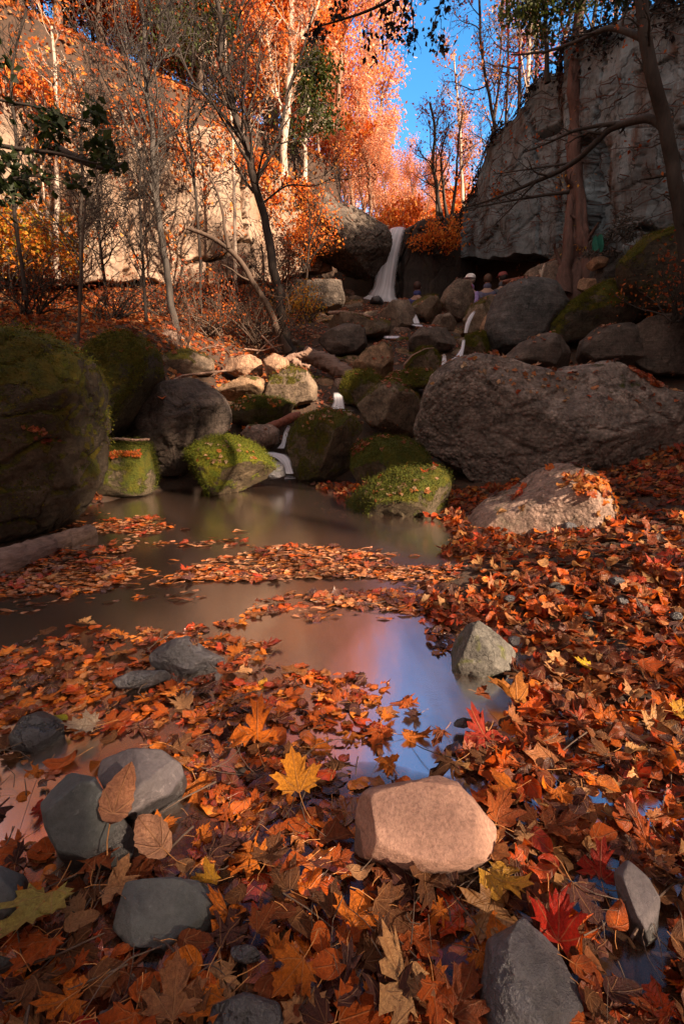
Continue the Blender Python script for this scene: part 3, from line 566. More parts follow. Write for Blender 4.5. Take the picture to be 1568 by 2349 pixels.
mid = [
 ('tan boulder lit along its ridge at the left of the cascade', [(466, 905), (520, 880), (562, 860), (602, 866), (612, 890), (592, 920), (500, 925)], 6.9, .3, 'tan_moss'),
 ('sunlit tan slab lying above the left mossy rocks', [(508, 848), (532, 818), (575, 813), (608, 830), (602, 862), (560, 872)], 7.8, .3, 'tan_clean'),
 ('pale pink angular block next to the sunlit tan slab', [(600, 862), (604, 825), (630, 810), (662, 824), (668, 852), (640, 880), (610, 885)], 7.5, .25, 'tan_clean'),
 ('rounded olive-brown boulder left of the driftwood log', [(608, 900), (624, 860), (665, 841), (706, 847), (727, 885), (724, 920), (680, 930), (616, 922)], 6.95, .4, 'brown_moss'),
 ('flat green mossy rock strewn with pink leaves', [(518, 938), (558, 914), (640, 914), (692, 935), (675, 960), (600, 978), (538, 972)], 6.45, .35, 'moss_full'),
 ('smooth grey-brown stone above the cascade into the pool', [(550, 998), (574, 969), (610, 967), (640, 988), (640, 1015), (600, 1036), (560, 1028)], 6.0, .22, 'greybrown'),
 ('mossy hump beneath the tan split block', [(781, 882), (800, 855), (850, 849), (872, 870), (865, 910), (820, 935), (783, 930)], 7.3, .4, 'moss'),
 ('tan split block with a bright right face in mid cascade', [(795, 848), (828, 805), (880, 782), (898, 800), (902, 848), (872, 872), (820, 870)], 8.2, .32, 'tan_moss'),
 ('sloping rock with a bare grey side touching the giant boulder', [(815, 930), (868, 880), (900, 871), (952, 905), (972, 950), (965, 1000), (900, 1003), (845, 975)], 6.5, .45, 'brown_moss'),
 ('big dark grey block right of the leaning tree foot', [(726, 780), (758, 755), (800, 740), (836, 754), (842, 792), (822, 815), (760, 815)], 9.4, .45, 'dark'),
 ('long dark rock with a moss spot above the grey block', [(748, 742), (762, 720), (800, 718), (850, 733), (898, 733), (893, 770), (840, 776), (770, 770)], 10.2, .45, 'brown_moss'),
 ('brown rock below the foot of the tall waterfall', [(868, 716), (900, 690), (936, 688), (952, 720), (948, 755), (900, 765), (873, 748)], 11.0, .4, 'brown'),
 ('brown rock with a yellow moss spot right of the waterfall foot', [(935, 705), (960, 677), (1000, 679), (1018, 715), (992, 745), (950, 735)], 11.6, .4, 'brown_moss'),
 ('upright brown boulder in front of the person in the white hat', [(1006, 700), (1020, 664), (1045, 641), (1072, 645), (1086, 676), (1082, 705), (1052, 740), (1024, 728)], 11.9, .45, 'brown'),
 ('wet dark rock that the middle trickle lands on', [(935, 780), (960, 751), (1020, 753), (1053, 776), (1046, 800), (980, 818), (942, 803)], 9.5, .4, 'dark'),
 ('small round brown rock above the wet landing rock', [(988, 745), (1000, 723), (1028, 719), (1048, 738), (1040, 760), (1000, 762)], 10.4, .25, 'brown'),
 ('mossy brown rock above the right trickle', [(1062, 735), (1080, 700), (1120, 680), (1154, 700), (1146, 762), (1100, 795), (1068, 775)], 10.4, .45, 'brown_moss'),
 ('small tan wedge catching light beside the right trickle', [(1096, 765), (1112, 725), (1132, 712), (1136, 745), (1118, 775)], 9.95, .12, 'tan'),
 ('yellow-green mossy rock below the right trickle', [(1058, 790), (1070, 770), (1112, 762), (1122, 785), (1110, 820), (1070, 828)], 9.2, .3, 'moss'),
 ('olive wedge of rock with dead branches before it', [(930, 845), (963, 796), (990, 803), (1014, 835), (1005, 856), (950, 858)], 8.5, .25, 'moss'),
 ('flat mossy ledge above the sloping grey-sided rock', [(872, 880), (900, 856), (960, 848), (1010, 856), (1000, 888), (930, 896)], 7.6, .3, 'moss'),
 ('tall dark layered block in the middle of the right slope', [(1108, 805), (1118, 740), (1150, 660), (1200, 638), (1262, 648), (1294, 700), (1275, 800), (1200, 858), (1118, 845)], 9.2, .6, 'slate'),
 ('domed brown boulder under the grey rock face', [(1180, 665), (1212, 620), (1260, 598), (1302, 622), (1345, 680), (1340, 725), (1230, 730)], 11.0, .6, 'brown'),
 ('tilted mossy slab right of the tall dark block', [(1225, 775), (1268, 730), (1330, 680), (1390, 648), (1442, 645), (1460, 700), (1448, 742), (1350, 772), (1270, 790)], 8.8, .5, 'dark_moss'),
 ('large green-topped boulder high at the right edge', [(1425, 600), (1468, 545), (1540, 522), (1640, 530), (1680, 700), (1580, 760), (1480, 710), (1436, 660)], 8.3, .7, 'dark_moss'),
 ('broad dark slab resting behind the giant pebbly boulder', [(1120, 845), (1178, 790), (1252, 763), (1302, 790), (1338, 835), (1310, 862), (1200, 866)], 7.3, .5, 'dark'),
 ('dark pointed rock below the tilted mossy slab', [(1310, 805), (1375, 750), (1440, 738), (1474, 790), (1466, 838), (1350, 848)], 7.9, .45, 'dark'),
 ('black rock in the right edge gap under the green-topped boulder', [(1450, 780), (1480, 720), (1560, 720), (1660, 760), (1660, 860), (1500, 858), (1462, 830)], 7.6, .5, 'dark'),
 ('squarish dark rock beside the pile of bark at the rock face', [(1352, 640), (1370, 585), (1410, 575), (1440, 610), (1436, 660), (1370, 665)], 9.9, .35, 'slate'),
 ('small brown block at the foot of the red trunk', [(1262, 600), (1276, 572), (1300, 562), (1318, 585), (1316, 615), (1280, 622)], 11.4, .25, 'dark'),
 ('little tan cube stuck between dark rocks on the right slope', [(1324, 662), (1330, 640), (1362, 640), (1368, 668), (1345, 676)], 9.6, .15, 'tan'),
 ('tan flat rock below the pile of bark', [(1342, 608), (1362, 590), (1390, 588), (1392, 610), (1356, 622)], 9.7, .15, 'tan'),
 ('broad grey rock under the left rock face near the waterfall', [(610, 705), (638, 662), (680, 645), (780, 643), (790, 700), (740, 722), (650, 722)], 12.2, .6, 'wall'),
 ('grey rock with moss streak among the brush on the left', [(360, 850), (385, 812), (430, 800), (480, 820), (500, 850), (440, 872)], 7.2, .4, 'brown_moss'),
 ('low stony step behind the tall brown boulder', [(330, 800), (355, 770), (400, 760), (440, 790), (420, 830), (350, 835)], 8.0, .4, 'greybrown'),
]
for i, (lab, poly, Y, th_, mt) in enumerate(mid):
    rock('rock', lab, poly, Y, th_, m[mt], 40 + i, 5, 7, .06)
rock('rock_outcrop', 'high grey outcrop left of the waterfall with a mossy right end', [(690, 560), (712, 480), (738, 446), (752, 450), (770, 478), (810, 488), (850, 502), (885, 522), (900, 560), (880, 610), (850, 645), (760, 642), (700, 625)], 14.3, 1.0, m['wall'], 90, 7, 10, .07, cat='outcrop', cracks=.3)
rock('rock', 'dark wet rock at the very foot of the tall waterfall', [(846, 695), (852, 682), (868, 678), (882, 690), (878, 700)], 13.6, .15, m['slate_wet'], 91, 4, 5, .07)
def moss_tufts(o, n, seed, col, zmin=.15, size=.018):
    rg = np.random.RandomState(seed); me = o.data; nv = len(me.vertices); co = np.zeros(nv * 3); me.vertices.foreach_get('co', co); co = co.reshape(-1, 3); no = np.zeros(nv * 3); me.vertices.foreach_get('normal', no); no = no.reshape(-1, 3)
    mk_ = (no[:, 2] + fbm((co + np.array(o.location)) * 3.0, seed, 4) * 1.1 > zmin) & (no[:, 1] < .4); I = np.nonzero(mk_)[0]
    if len(I) < 10: return
    I = I[rg.randint(0, len(I), n)]; C = co[I] + rg.normal(size=(n, 3)) * .02; N = no[I]; t1 = np.cross(N, rg.normal(size=(n, 3))); t1 /= np.linalg.norm(t1, axis=1)[:, None] + 1e-9
    s_ = size * rg.uniform(.5, 1.5, n)[:, None]; up = N + rg.normal(size=(n, 3)) * .5; up /= np.linalg.norm(up, axis=1)[:, None]
    Q = np.stack([C - t1 * s_ * .45, C + t1 * s_ * .45, C + up * s_ + t1 * s_ * .15, C + up * s_ * .9 - t1 * s_ * .2], 1).reshape(-1, 3)
    c = np.repeat(np.array(col) * rg.uniform(.55, 1.35, n)[:, None] * np.where(rg.uniform(size=n) < .25, 1.0, 1.0)[:, None], 4, 0); c[:, 0] *= np.repeat(rg.uniform(.8, 1.4, n), 4)
    ch = mk('moss', Q, np.arange(n * 4).reshape(-1, 4), M['moss_tuft'], False, c); ch.parent = o
M['moss_tuft'] = leaf_mat('moss_tufts', .95, .08, veins=False)
for o_, _, _ in list(BV):
    mn_ = o_.data.materials[0].name; lab_ = o_.get('label', '')
    if mn_ == 'bright_moss': moss_tufts(o_, 26000, 1, (.075, .095, .005), -.25, .0075)
    elif mn_ == 'green_moss': moss_tufts(o_, 20000, 2, (.055, .068, .005), -.1, .0075)
    elif mn_ == 'dark_mossy_rock': moss_tufts(o_, 22000, 3, (.085, .09, .006), .2, .010)
    elif mn_ == 'mossy_rock': moss_tufts(o_, 14000, 4, (.085, .09, .006), .1, .0085)
    elif mn_ == 'brown_rock_moss': moss_tufts(o_, 2500, 5, (.085, .085, .006), .45, .009)
# filler stones between the named ones, individually placed
frng = random.Random(5)
nfill = 0
for k in range(1500):
    if nfill >= 185: break
    px = frng.uniform(520, 1480); py = frng.uniform(640, 985)
    if py > 690 + 0 and px < 560: continue
    if 860 < px < 915 and py < 700: continue
    if px > 960 and py > 835: continue
    if px < 720 and py < 790: continue
    Yg = None
    for Y in np.arange(5.8, 15, 0.15):
        p3 = at(px, py, Y)
        if p3[2] < ground_z(p3[0], p3[1]): Yg = Y; break
    if Yg is None: continue
    s = frng.uniform(10, 34) * (9 / Yg) ** .6; sq = frng.uniform(.5, .8); ph = frng.uniform(0, 6)
    poly = [(px + s * math.cos(a) * (1 + .2 * math.sin(2 * a + ph)), py + s * sq * math.sin(a) * (1 + .15 * math.cos(3 * a + ph))) for a in np.linspace(0, 2 * np.pi, 9)[:-1]]
    rock('stone', 'small stone wedged between the boulders of the cascade', poly, Yg + .1, s * Yg / F * .9, m[frng.choice(['brown', 'dark', 'brown_moss', 'tan_moss', 'moss', 'greybrown', 'brown', 'tan'])], 200 + k, 4, 7, .08, group='small stones between the cascade boulders', cat='stone')
    nfill += 1
# stones in the foreground bed and on the right bank
for k in range(22):
    px = frng.uniform(-60, 1620); py = frng.uniform(1640, 2340) if k < 6 else frng.uniform(1120, 1500)
    if k >= 6: px = frng.uniform(1120, 1600)
    p3 = onz(px, py); s = frng.uniform(22, 40) if k < 6 else frng.uniform(12, 22)
    Y = p3[1]; ph = frng.uniform(0, 6); sq = frng.uniform(.5, .75)
    if 760 < px < 1180 and 1740 < py < 2030: continue
    poly = [(px + s * math.cos(a) * (1 + .2 * math.sin(2 * a + ph)), py + s * sq * math.sin(a)) for a in np.linspace(0, 2 * np.pi, 9)[:-1]]
    rock('cobble', 'small dark cobble half hidden in the wet leaves', poly, Y, .018 + s * .0002, m[frng.choice(['slate_wet', 'slate_wet', 'slate'])], 1300 + k, 4, 5, .04, tilt=True, group='small cobbles among the fallen leaves', cat='cobble')

bpy.context.view_layer.update()
# merged surface for dropping leaves
def bvh(parts):
    Vs, Fs, o = [], [], 0
    for V, Fc in parts:
        Vs.append(V); Fs += (Fc + o).tolist(); o += len(V)
    return BVHTree.FromPolygons(np.concatenate(Vs).tolist(), Fs)
ROCKB = bvh([(P, Fc) for _, P, Fc in BV])
def drop(x, y, top=12.0):
    """height and normal of what a falling leaf meets"""
    g = float(ground_z(np.array([x]), np.array([y]))[0]) if False else None
    h = ROCKB.ray_cast(Vector((x, y, top)), Vector((0, 0, -1)))
    return h

# ------------------------------------------------------------------ falling water
def ribbon(name, pts, mat, sub=24, across=10, bow=0.06, label=None, kind='structure', flare=0.0):
    """pts: (px, py, Y, width_px); a bowed sheet of water, thicker in the middle"""
    P = np.array([at(a, b, c) for a, b, c, w in pts]); Wd = np.array([w * c / F / 2 for a, b, c, w in pts])
    s = np.concatenate([[0], np.cumsum(np.linalg.norm(np.diff(P, axis=0), axis=1))]); u = np.linspace(0, s[-1], sub)
    Pi = np.stack([np.interp(u, s, P[:, k]) for k in range(3)], 1); Wi = np.interp(u, s, Wd)
    for _ in range(2):
        Pi[1:-1] = (Pi[:-2] + Pi[1:-1] * 2 + Pi[2:]) / 4
    V = []; a = np.linspace(-1, 1, across)
    for side in (0, 1):
        for i in range(sub):
            for k in a:
                V.append(Pi[i] + np.array((k * Wi[i], -bow * (1 - k * k) * (1 if side == 0 else -0.3), 0)))
    V = np.array(V); f = gridfaces(sub, across); n = sub * across
    o = mk(name, V, np.concatenate([f, f[:, ::-1] + n]), mat)
    uv = o.data.uv_layers.new(name='uv'); uu = np.repeat(u / max(u), across); vv = np.tile((a + 1) / 2, sub)
    UV = np.stack([np.concatenate([vv, vv]), np.concatenate([uu, uu]) * max(u)], 1)
    li = np.zeros(len(o.data.loops), np.int32); o.data.loops.foreach_get('vertex_index', li)
    uv.data.foreach_set('uv', UV[li].ravel().astype(np.float32))
    tag(o, label, kind=kind); return o
ribbon('waterfall', [(914, 523, 15.2, 32), (908, 527, 14.9, 38), (903, 540, 14.75, 41), (893, 580, 14.6, 43), (886, 620, 14.5, 44), (880, 660, 14.45, 47), (873, 682, 14.35, 66), (866, 694, 14.1, 100)], M['fall'], 60, 24, .12, 'tall silky white waterfall at the back of the glen')
for pts in [[(852, 676, 14.3, 14), (838, 688, 14.1, 30), (830, 695, 13.9, 40)],
            [(944, 708, 10.9, 7), (950, 725, 10.8, 12), (955, 742, 10.6, 16)], [(950, 744, 10.4, 20), (965, 748, 10.2, 34), (985, 750, 10.1, 18)],
            [(900, 770, 9.6, 40), (897, 776, 9.4, 34)], [(1088, 713, 9.9, 8), (1078, 728, 9.8, 12), (1071, 745, 9.7, 11), (1067, 764, 9.65, 9)],
            [(1063, 778, 9.1, 8), (1060, 800, 8.9, 9), (1052, 818, 8.7, 18), (1038, 828, 8.6, 26)], [(1018, 812, 8.2, 8), (1018, 832, 8.15, 14), (1015, 852, 8.1, 12)],
            [(770, 900, 7.05, 12), (775, 908, 7.0, 22), (777, 922, 6.95, 25), (774, 938, 6.88, 36)], [(742, 940, 6.85, 10), (790, 942, 6.75, 60)],
            [(664, 975, 6.3, 10), (656, 992, 6.15, 12), (650, 1018, 6.0, 12), (644, 1028, 5.9, 20)],
            [(612, 1036, 5.75, 26), (632, 1042, 5.6, 50), (650, 1052, 5.5, 34), (660, 1070, 5.42, 20), (664, 1086, 5.35, 22)]]:
    ribbon('stream', pts, M['fall'], 20, 12, .03, 'thin white stream threading down between the boulders')
# foam where the cascade meets the pool
fx, fy = np.meshgrid(np.linspace(-1, 1, 30), np.linspace(-1, 1, 8), indexing='ij')
c0 = onz(655, 1095, .004); c1 = onz(785, 1091, .004)
Vf = (c0 + (c1 - c0) * ((fx + 1) / 2)[..., None]); Vf[..., 1] += fy * .13 * (1.15 - (fx + 1) / 2) ** 1.0; Vf[..., 2] = .006 + .01 * (1 - fy ** 2) * (1 - fx * .5)
def foam_mat():
    t = NT('foam'); v = t.coords(1, False, (1, 3, 1)); n = t.noise(v, 5, 3, .5)
    d = t.n('BsdfDiffuse', {'Color': (0.75, 0.75, 0.8)})
    return t.done(t.n('MixShader', {0: t.ramp(n, .35, .75, (0.05,) * 3, (0.75,) * 3), 1: t.n('BsdfTransparent').outputs[0], 2: d.outputs[0]}).outputs[0])
tag(mk('foam', Vf.reshape(-1, 3), gridfaces(30, 8)[:, ::-1], foam_mat()), kind='structure')

# ------------------------------------------------------------------ plants
class Acc:
    def __init__(s): s.V = []; s.F = []; s.n = 0
    def tube(s, P, r, sides=5):
        P = np.asarray(P, float); k = len(P)
        T = np.gradient(P, axis=0); T /= np.linalg.norm(T, axis=1)[:, None] + 1e-9
        ref = np.array((0.13, 0.97, 0.2)) if abs(T[0, 1]) < .8 else np.array((1.0, 0, 0.1))
        A = np.cross(T, ref); A /= np.linalg.norm(A, axis=1)[:, None] + 1e-9; B = np.cross(T, A)
        a = np.linspace(0, 2 * np.pi, sides, endpoint=False)
        V = P[:, None] + (A[:, None] * np.cos(a)[None, :, None] + B[:, None] * np.sin(a)[None, :, None]) * np.asarray(r)[:, None, None]
        i = np.arange(k - 1)[:, None]; j = np.arange(sides)[None, :]; j2 = (j + 1) % sides
        s.V.append(V.reshape(-1, 3)); s.F.append((np.stack([i * sides + j, i * sides + j2, (i + 1) * sides + j2, (i + 1) * sides + j], -1).reshape(-1, 4)) + s.n); s.n += k * sides
    def flute(s, k, amp, c):
        for V in s.V:
            a = np.arctan2(V[:, 1] - c[1], V[:, 0] - c[0]); V += fbm(np.stack([np.cos(a) * 3, np.sin(a) * 3, V[:, 2] * .22], 1), k, 4)[:, None] * amp * np.stack([np.cos(a), np.sin(a), 0 * a], 1)
    def build(s, name, mat): return mk(name, np.concatenate(s.V), np.concatenate(s.F), mat)
def unit(v): v = np.asarray(v, float); return v / (np.linalg.norm(v) + 1e-9)
def curve(rng, p, d, L, n=6, wob=.25, up=.1):
    pts = [np.array(p, float)]; d = unit(d)
    for i in range(n):
        d = unit(d + rng.normal(size=3) * wob + np.array((0, 0, up))); pts.append(pts[-1] + d * L / n)
    return np.array(pts)
def twigs(acc, tips, rng, P, r0, lvl, maxl, nb, ratio, ang, up=.1, start=.25, wob=.22, minr=.003):
    """side branches along polyline P"""
    s = np.concatenate([[0], np.cumsum(np.linalg.norm(np.diff(P, axis=0), axis=1))]); L = s[-1]
    for i in range(nb):
        f = start + (1 - start) * (i + rng.uniform(.1, .9)) / nb; u = f * L
        p = np.array([np.interp(u, s, P[:, k]) for k in range(3)]); j = min(np.searchsorted(s, u), len(P) - 1); t = unit(P[j] - P[j - 1])
        n = unit(np.cross(t, rng.normal(size=3))); d = unit(t * math.cos(ang) + n * math.sin(ang) + np.array((0, 0, up)))
        Lc = maxl * (1 - .55 * f) * rng.uniform(.6, 1.2); rc = max(minr, r0 * (1 - .75 * f) * .5)
        C = curve(rng, p, d, Lc, 6 if lvl < 2 else 4, wob, up * .4); k = len(C)
        acc.tube(C, np.linspace(rc, max(minr * .6, rc * .25), k), 5 if lvl == 0 else 3)
        if lvl + 1 < len(ratio):
            twigs(acc, tips, rng, C, rc, lvl + 1, Lc * ratio[lvl + 1], max(2, int(nb * .62)) if lvl == 0 else 3, ratio, ang, up, .2, wob, minr)
        tips.extend(C[1:])
PAL = dict(gold=[(.70, .30, .03), (.62, .18, .02), (.30, .24, .02), (.75, .38, .05)], orange=[(.78, .24, .035), (.72, .17, .02), (.80, .33, .06), (.62, .12, .02)], pink=[(.85, .46, .30), (.80, .36, .20), (.82, .34, .13), (.86, .52, .30)],
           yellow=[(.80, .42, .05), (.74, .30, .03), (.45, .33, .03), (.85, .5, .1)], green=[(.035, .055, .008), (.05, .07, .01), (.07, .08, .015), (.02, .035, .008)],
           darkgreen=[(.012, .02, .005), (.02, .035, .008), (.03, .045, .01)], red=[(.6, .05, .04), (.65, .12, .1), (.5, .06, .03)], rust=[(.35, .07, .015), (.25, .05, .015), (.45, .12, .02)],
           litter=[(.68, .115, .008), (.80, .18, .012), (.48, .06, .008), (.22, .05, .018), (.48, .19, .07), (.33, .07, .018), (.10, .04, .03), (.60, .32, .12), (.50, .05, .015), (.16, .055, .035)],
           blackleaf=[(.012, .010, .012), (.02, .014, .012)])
def leaves(name, pts, n, size, rng, pal, mat, spread=.12, flat=False, clump=0.0):
    pts = np.asarray(pts); G_ = pts[rng.randint(0, len(pts), max(8, n // 14))]; I = rng.randint(0, len(G_), n); C = G_[I] + rng.normal(size=(n, 3)) * spread
    a = rng.normal(size=(n, 3)); a /= np.linalg.norm(a, axis=1)[:, None]; b = np.cross(a, rng.normal(size=(n, 3))); b /= np.linalg.norm(b, axis=1)[:, None]
    s = size * rng.uniform(.55, 1.35, n)[:, None]; c = np.cross(a, b)
    Q = np.stack([C - a * s * .5, C + b * s * .32 + c * s * .08, C + a * s * .5, C - b * s * .32 + c * s * .08], 1).reshape(-1, 3)
    p = np.array(pal); w = np.floor((fbm(C * .9, 3, 3) * 1.3 + rng.normal(size=n) * .45 + 1) / 2 * len(p)).astype(int).clip(0, len(p) - 1)
    col = np.repeat(p[w] * rng.uniform(.7, 1.2, n)[:, None], 4, 0)
    return mk(name, Q, np.arange(n * 4).reshape(-1, 4), mat, False, col)
def pxline(pts): return np.array([at(a, b, c) for a, b, c in pts])
def tree(name, label, cat, limbs, bark, nb=14, maxl=1.6, ratio=(1, .55, .5), ang=.75, up=.12, nleaf=0, lsize=.07, pal='orange', group=None, seed=1, start=.3, spread=.12, lmat='leaf_far', wob=.2, sides=8, minr=.004, sub=5, flute=0):
    rng = np.random.RandomState(seed); acc = Acc(); tips = []
    for li, (P, r0, r1) in enumerate(limbs):
        P = pxline(P) if len(P[0]) == 3 and not isinstance(P, np.ndarray) else P
        s = np.concatenate([[0], np.cumsum(np.linalg.norm(np.diff(P, axis=0), axis=1))]); u = np.linspace(0, s[-1], len(P) * 4)
        Pi = np.stack([np.interp(u, s, P[:, k]) for k in range(3)], 1)
        for _ in range(3): Pi[1:-1] = (Pi[:-2] + 2 * Pi[1:-1] + Pi[2:]) / 4
        Pi[1:] += (fbm(Pi[1:] * 2.5, seed, 3)[:, None] * np.array((1, 1, 0))) * r0 * .8
        rr = np.linspace(r0, r1, len(Pi)); rr[0] *= 1.35; rr[1] *= 1.12
        acc.tube(Pi, rr, sides)
        twigs(acc, tips, rng, Pi, r0, 0, maxl if li == 0 else maxl * .8, nb if li == 0 else max(3, int(nb * .7)), ratio, ang, up, start if li == 0 else .15, wob, minr)
        if li == 0: base = Pi[0].copy()
    e = empty(name, tuple(base)); tag(e, label, cat, group)
    if flute: acc.V = [V + 0 for V in acc.V]; acc.flute(seed, flute, base)
    child(mkloc(acc.build('trunk', bark), base), e)
    if nleaf:
        cr = leaves('crown', tips, nleaf, lsize, rng, PAL[pal] if isinstance(pal, str) else pal, M[lmat], spread); child(mkloc(cr, base), e)
    return e
def mkloc(o, base):
    o.data.transform(Matrix.Translation(-Vector(base))); o.location = Vector(base); return o
def copytree(e, loc, rz, sc, label=None, group=None):
    c = e.copy(); COL.objects.link(c); c.location = loc; c.rotation_euler = (0, 0, rz); c.scale = (sc,) * 3
    if label: c['label'] = label
    if group: c['group'] = group
    for ch in list(e.children):
        d = ch.copy(); COL.objects.link(d); d.parent = c
    return c
B = M
# --- the thin trees in front of the left rock face
tree('bare_tree', 'tall straight grey sapling rising past the tan rock face on the left', 'tree', [([(405, 795, 8.2), (392, 700, 8.2), (378, 600, 8.2), (362, 470, 8.2), (348, 350, 8.2), (340, 230, 8.2), (334, 100, 8.2), (318, -40, 8.2)], .062, .022),
     ([(350, 440, 8.2), (320, 360, 8.3), (285, 270, 8.3), (235, 180, 8.4), (190, 60, 8.5)], .02, .006), ([(342, 300, 8.2), (300, 200, 8.0), (290, 90, 8), (270, -20, 8)], .018, .006), ([(340, 200, 8.2), (385, 110, 8.1), (400, 20, 8)], .015, .005)],
     B['bark_grey'], 20, 1.6, nleaf=200, pal='rust', seed=1, start=.4, lsize=.05)
tree('bare_tree', 'forked dark tree standing behind the driftwood in the middle', 'tree', [([(664, 808, 9.6), (655, 750, 9.6), (640, 690, 9.6), (622, 600, 9.6), (600, 480, 9.6), (582, 400, 9.6), (545, 295, 9.6), (522, 220, 9.6), (508, 130, 9.6), (495, -20, 9.6)], .10, .035),
     ([(518, 200, 9.6), (532, 120, 9.6), (550, 50, 9.5), (565, -30, 9.4)], .035, .015), ([(560, 330, 9.6), (500, 250, 9.5), (440, 190, 9.4), (400, 90, 9.4), (370, -10, 9.4)], .03, .01),
     ([(585, 420, 9.6), (640, 320, 9.6), (660, 210, 9.6), (690, 130, 9.6), (720, 20, 9.6)], .035, .01), ([(598, 470, 9.6), (660, 420, 9.7), (720, 430, 9.8), (760, 410, 9.9)], .02, .006), ([(575, 385, 9.6), (560, 300, 9.8), (590, 180, 9.9), (600, 60, 10)], .03, .008)],
     B['bark_dark'], 18, 1.9, nleaf=450, pal='rust', seed=2, start=.42, lsize=.06, ang=.8)
tree('leaning_tree', 'broken leaning tree tilting left from the foot of the forked tree', 'tree', [([(660, 806, 9.4), (640, 760, 9.3), (605, 690, 9.2), (560, 610, 9.1), (525, 570, 9.0), (490, 545, 9.0), (425, 522, 8.9)], .07, .03),
     ([(525, 570, 9.0), (512, 500, 9.0), (500, 440, 9.0), (470, 385, 9)], .035, .012), ([(640, 770, 9.3), (600, 745, 9.3), (580, 735, 9.3)], .03, .012)], B['bark_mid'], 7, .7, seed=3, start=.45, ratio=(1, .5))
tree('birch_tree', 'white-barked birch among yellow leaves at the far left', 'tree', [([(132, 640, 9.0), (128, 560, 9.0), (132, 470, 9.0), (134, 350, 9.0), (130, 200, 9), (120, 60, 9)], .05, .02), ([(128, 590, 9), (112, 520, 9), (103, 460, 9.0), (95, 380, 9)], .025, .01)],
     B['bark_pale'], 12, 1.2, nleaf=900, pal='orange', seed=4, start=.5, lsize=.06)
tree('bare_tree', 'dark crooked sapling just right of the white birch', 'tree', [([(183, 690, 8.0), (185, 600, 8.0), (182, 500, 8.0), (190, 420, 8.0), (185, 330, 8), (200, 200, 8)], .032, .012), ([(186, 520, 8), (215, 440, 8), (240, 380, 8)], .016, .005)], B['bark_dark'], 24, 1.2, seed=5, start=.15, ang=.95)
tree('bare_tree', 'pale thin pole of a sapling rooted behind the huge mossy boulder', 'tree', [([(178, 830, 6.6), (181, 760, 6.6), (184, 690, 6.6), (187, 600, 6.6), (190, 520, 6.6), (198, 430, 6.6)], .022, .010)], B['bark_mid'], 10, .8, seed=6, start=.45)
tree('bare_tree', 'dark sapling standing where the orange slope meets the rock face', 'tree', [([(245, 700, 9.3), (238, 620, 9.3), (228, 540, 9.3), (226, 450, 9.3), (215, 330, 9.3)], .032, .012)], B['bark_dark'], 24, 1.4, seed=7, start=.2, ang=.95)
tree('bare_tree', 'thin leaning sapling left of the tall grey one with a bent foot', 'tree', [([(342, 815, 7.8), (335, 740, 7.8), (328, 640, 7.8), (325, 540, 7.8), (318, 430, 7.8), (330, 320, 7.8)], .030, .010)], B['bark_dark'], 22, 1.1, seed=8, start=.3)
tree('bare_tree', 'straight dark pole of a tree close against the tan rock face', 'tree', [([(541, 700, 11.4), (540, 560, 11.4), (536, 440, 11.4), (535, 320, 11.4), (520, 200, 11.4), (515, 90, 11.4)], .045, .02)], B['bark_pale'], 12, 1.8, seed=9, start=.4, nleaf=120, pal='orange')
tree('bare_tree', 'short red-brown broken pole in front of the forked tree', 'tree', [([(604, 690, 9.9), (603, 640, 9.9), (603, 590, 9.9), (600, 560, 9.9)], .028, .015)], B['bark_mid'], 2, .3, seed=10, ratio=(1,))
tree('bare_tree', 'slim pale sapling before the high grey outcrop', 'tree', [([(702, 660, 11.8), (706, 580, 11.8), (712, 500, 11.8), (705, 440, 11.8)], .025, .01), ([(706, 560, 11.8), (735, 500, 11.8), (750, 400, 11.9), (790, 360, 12)], .02, .006)], B['bark_mid'], 10, 1.2, seed=11, nleaf=260, pal='orange', start=.3, lsize=.07)
tree('bare_tree', 'slender curved tree beside the left end of the tan rock face', 'tree', [([(60, 690, 7.6), (50, 600, 7.6), (30, 480, 7.6), (40, 330, 7.6), (20, 180, 7.6), (60, 20, 7.6)], .03, .014), ([(35, 440, 7.6), (100, 330, 7.6), (200, 260, 7.7), (300, 240, 7.8)], .018, .006)], B['bark_dark'], 14, 1.5, seed=12, start=.25)
tree('bare_tree', 'fine twiggy dark tree spreading before the orange canopy', 'tree', [([(460, 720, 9.9), (462, 600, 9.9), (450, 450, 9.9), (430, 300, 9.9), (440, 160, 9.9), (450, 40, 9.9)], .035, .014), ([(445, 400, 9.9), (390, 280, 9.9), (330, 200, 10), (250, 130, 10)], .022, .007), ([(436, 300, 9.9), (490, 200, 10), (540, 140, 10)], .022, .007)], B['bark_dark'], 17, 1.9, seed=13, start=.35, nleaf=120, pal='orange')
# --- trees on the hill above the left rock face, beyond the lip and on top of the right rock face
def kind_tree(name, label, cat, h, seed, bark, nleaf, pal, lsize, group, maxl=1.9, r=.09, start=.3, spread=.25, ang=.8, lean=0):
    rng = np.random.RandomState(seed); P = curve(rng, (0, 0, 0), (lean, 0, 1), h, 8, .07, .08)
    return tree(name, label, cat, [(P, r, .02)], bark, 17, maxl, (1, .55, .5), ang, .12, nleaf, lsize, pal, group, seed, start, spread, minr=.006)
def unit(v): v = np.asarray(v, float); return v / (np.linalg.norm(v) + 1e-9)
def gz(x, y): return float(ground_z(np.array([x]), np.array([y]))[0])
prng = random.Random(11)
g1 = 'orange-leaved trees on the slope above the left rock face'
protoA = [kind_tree('maple_tree', 'dense orange-leaved tree on the slope above the left rock face', 'tree', 6.5, 30 + i, B['bark_mid'], 15000, ['orange', 'orange', 'orange'][i], .088, g1, 2.6, spread=.20, start=.06) for i in range(3)]
k = 0
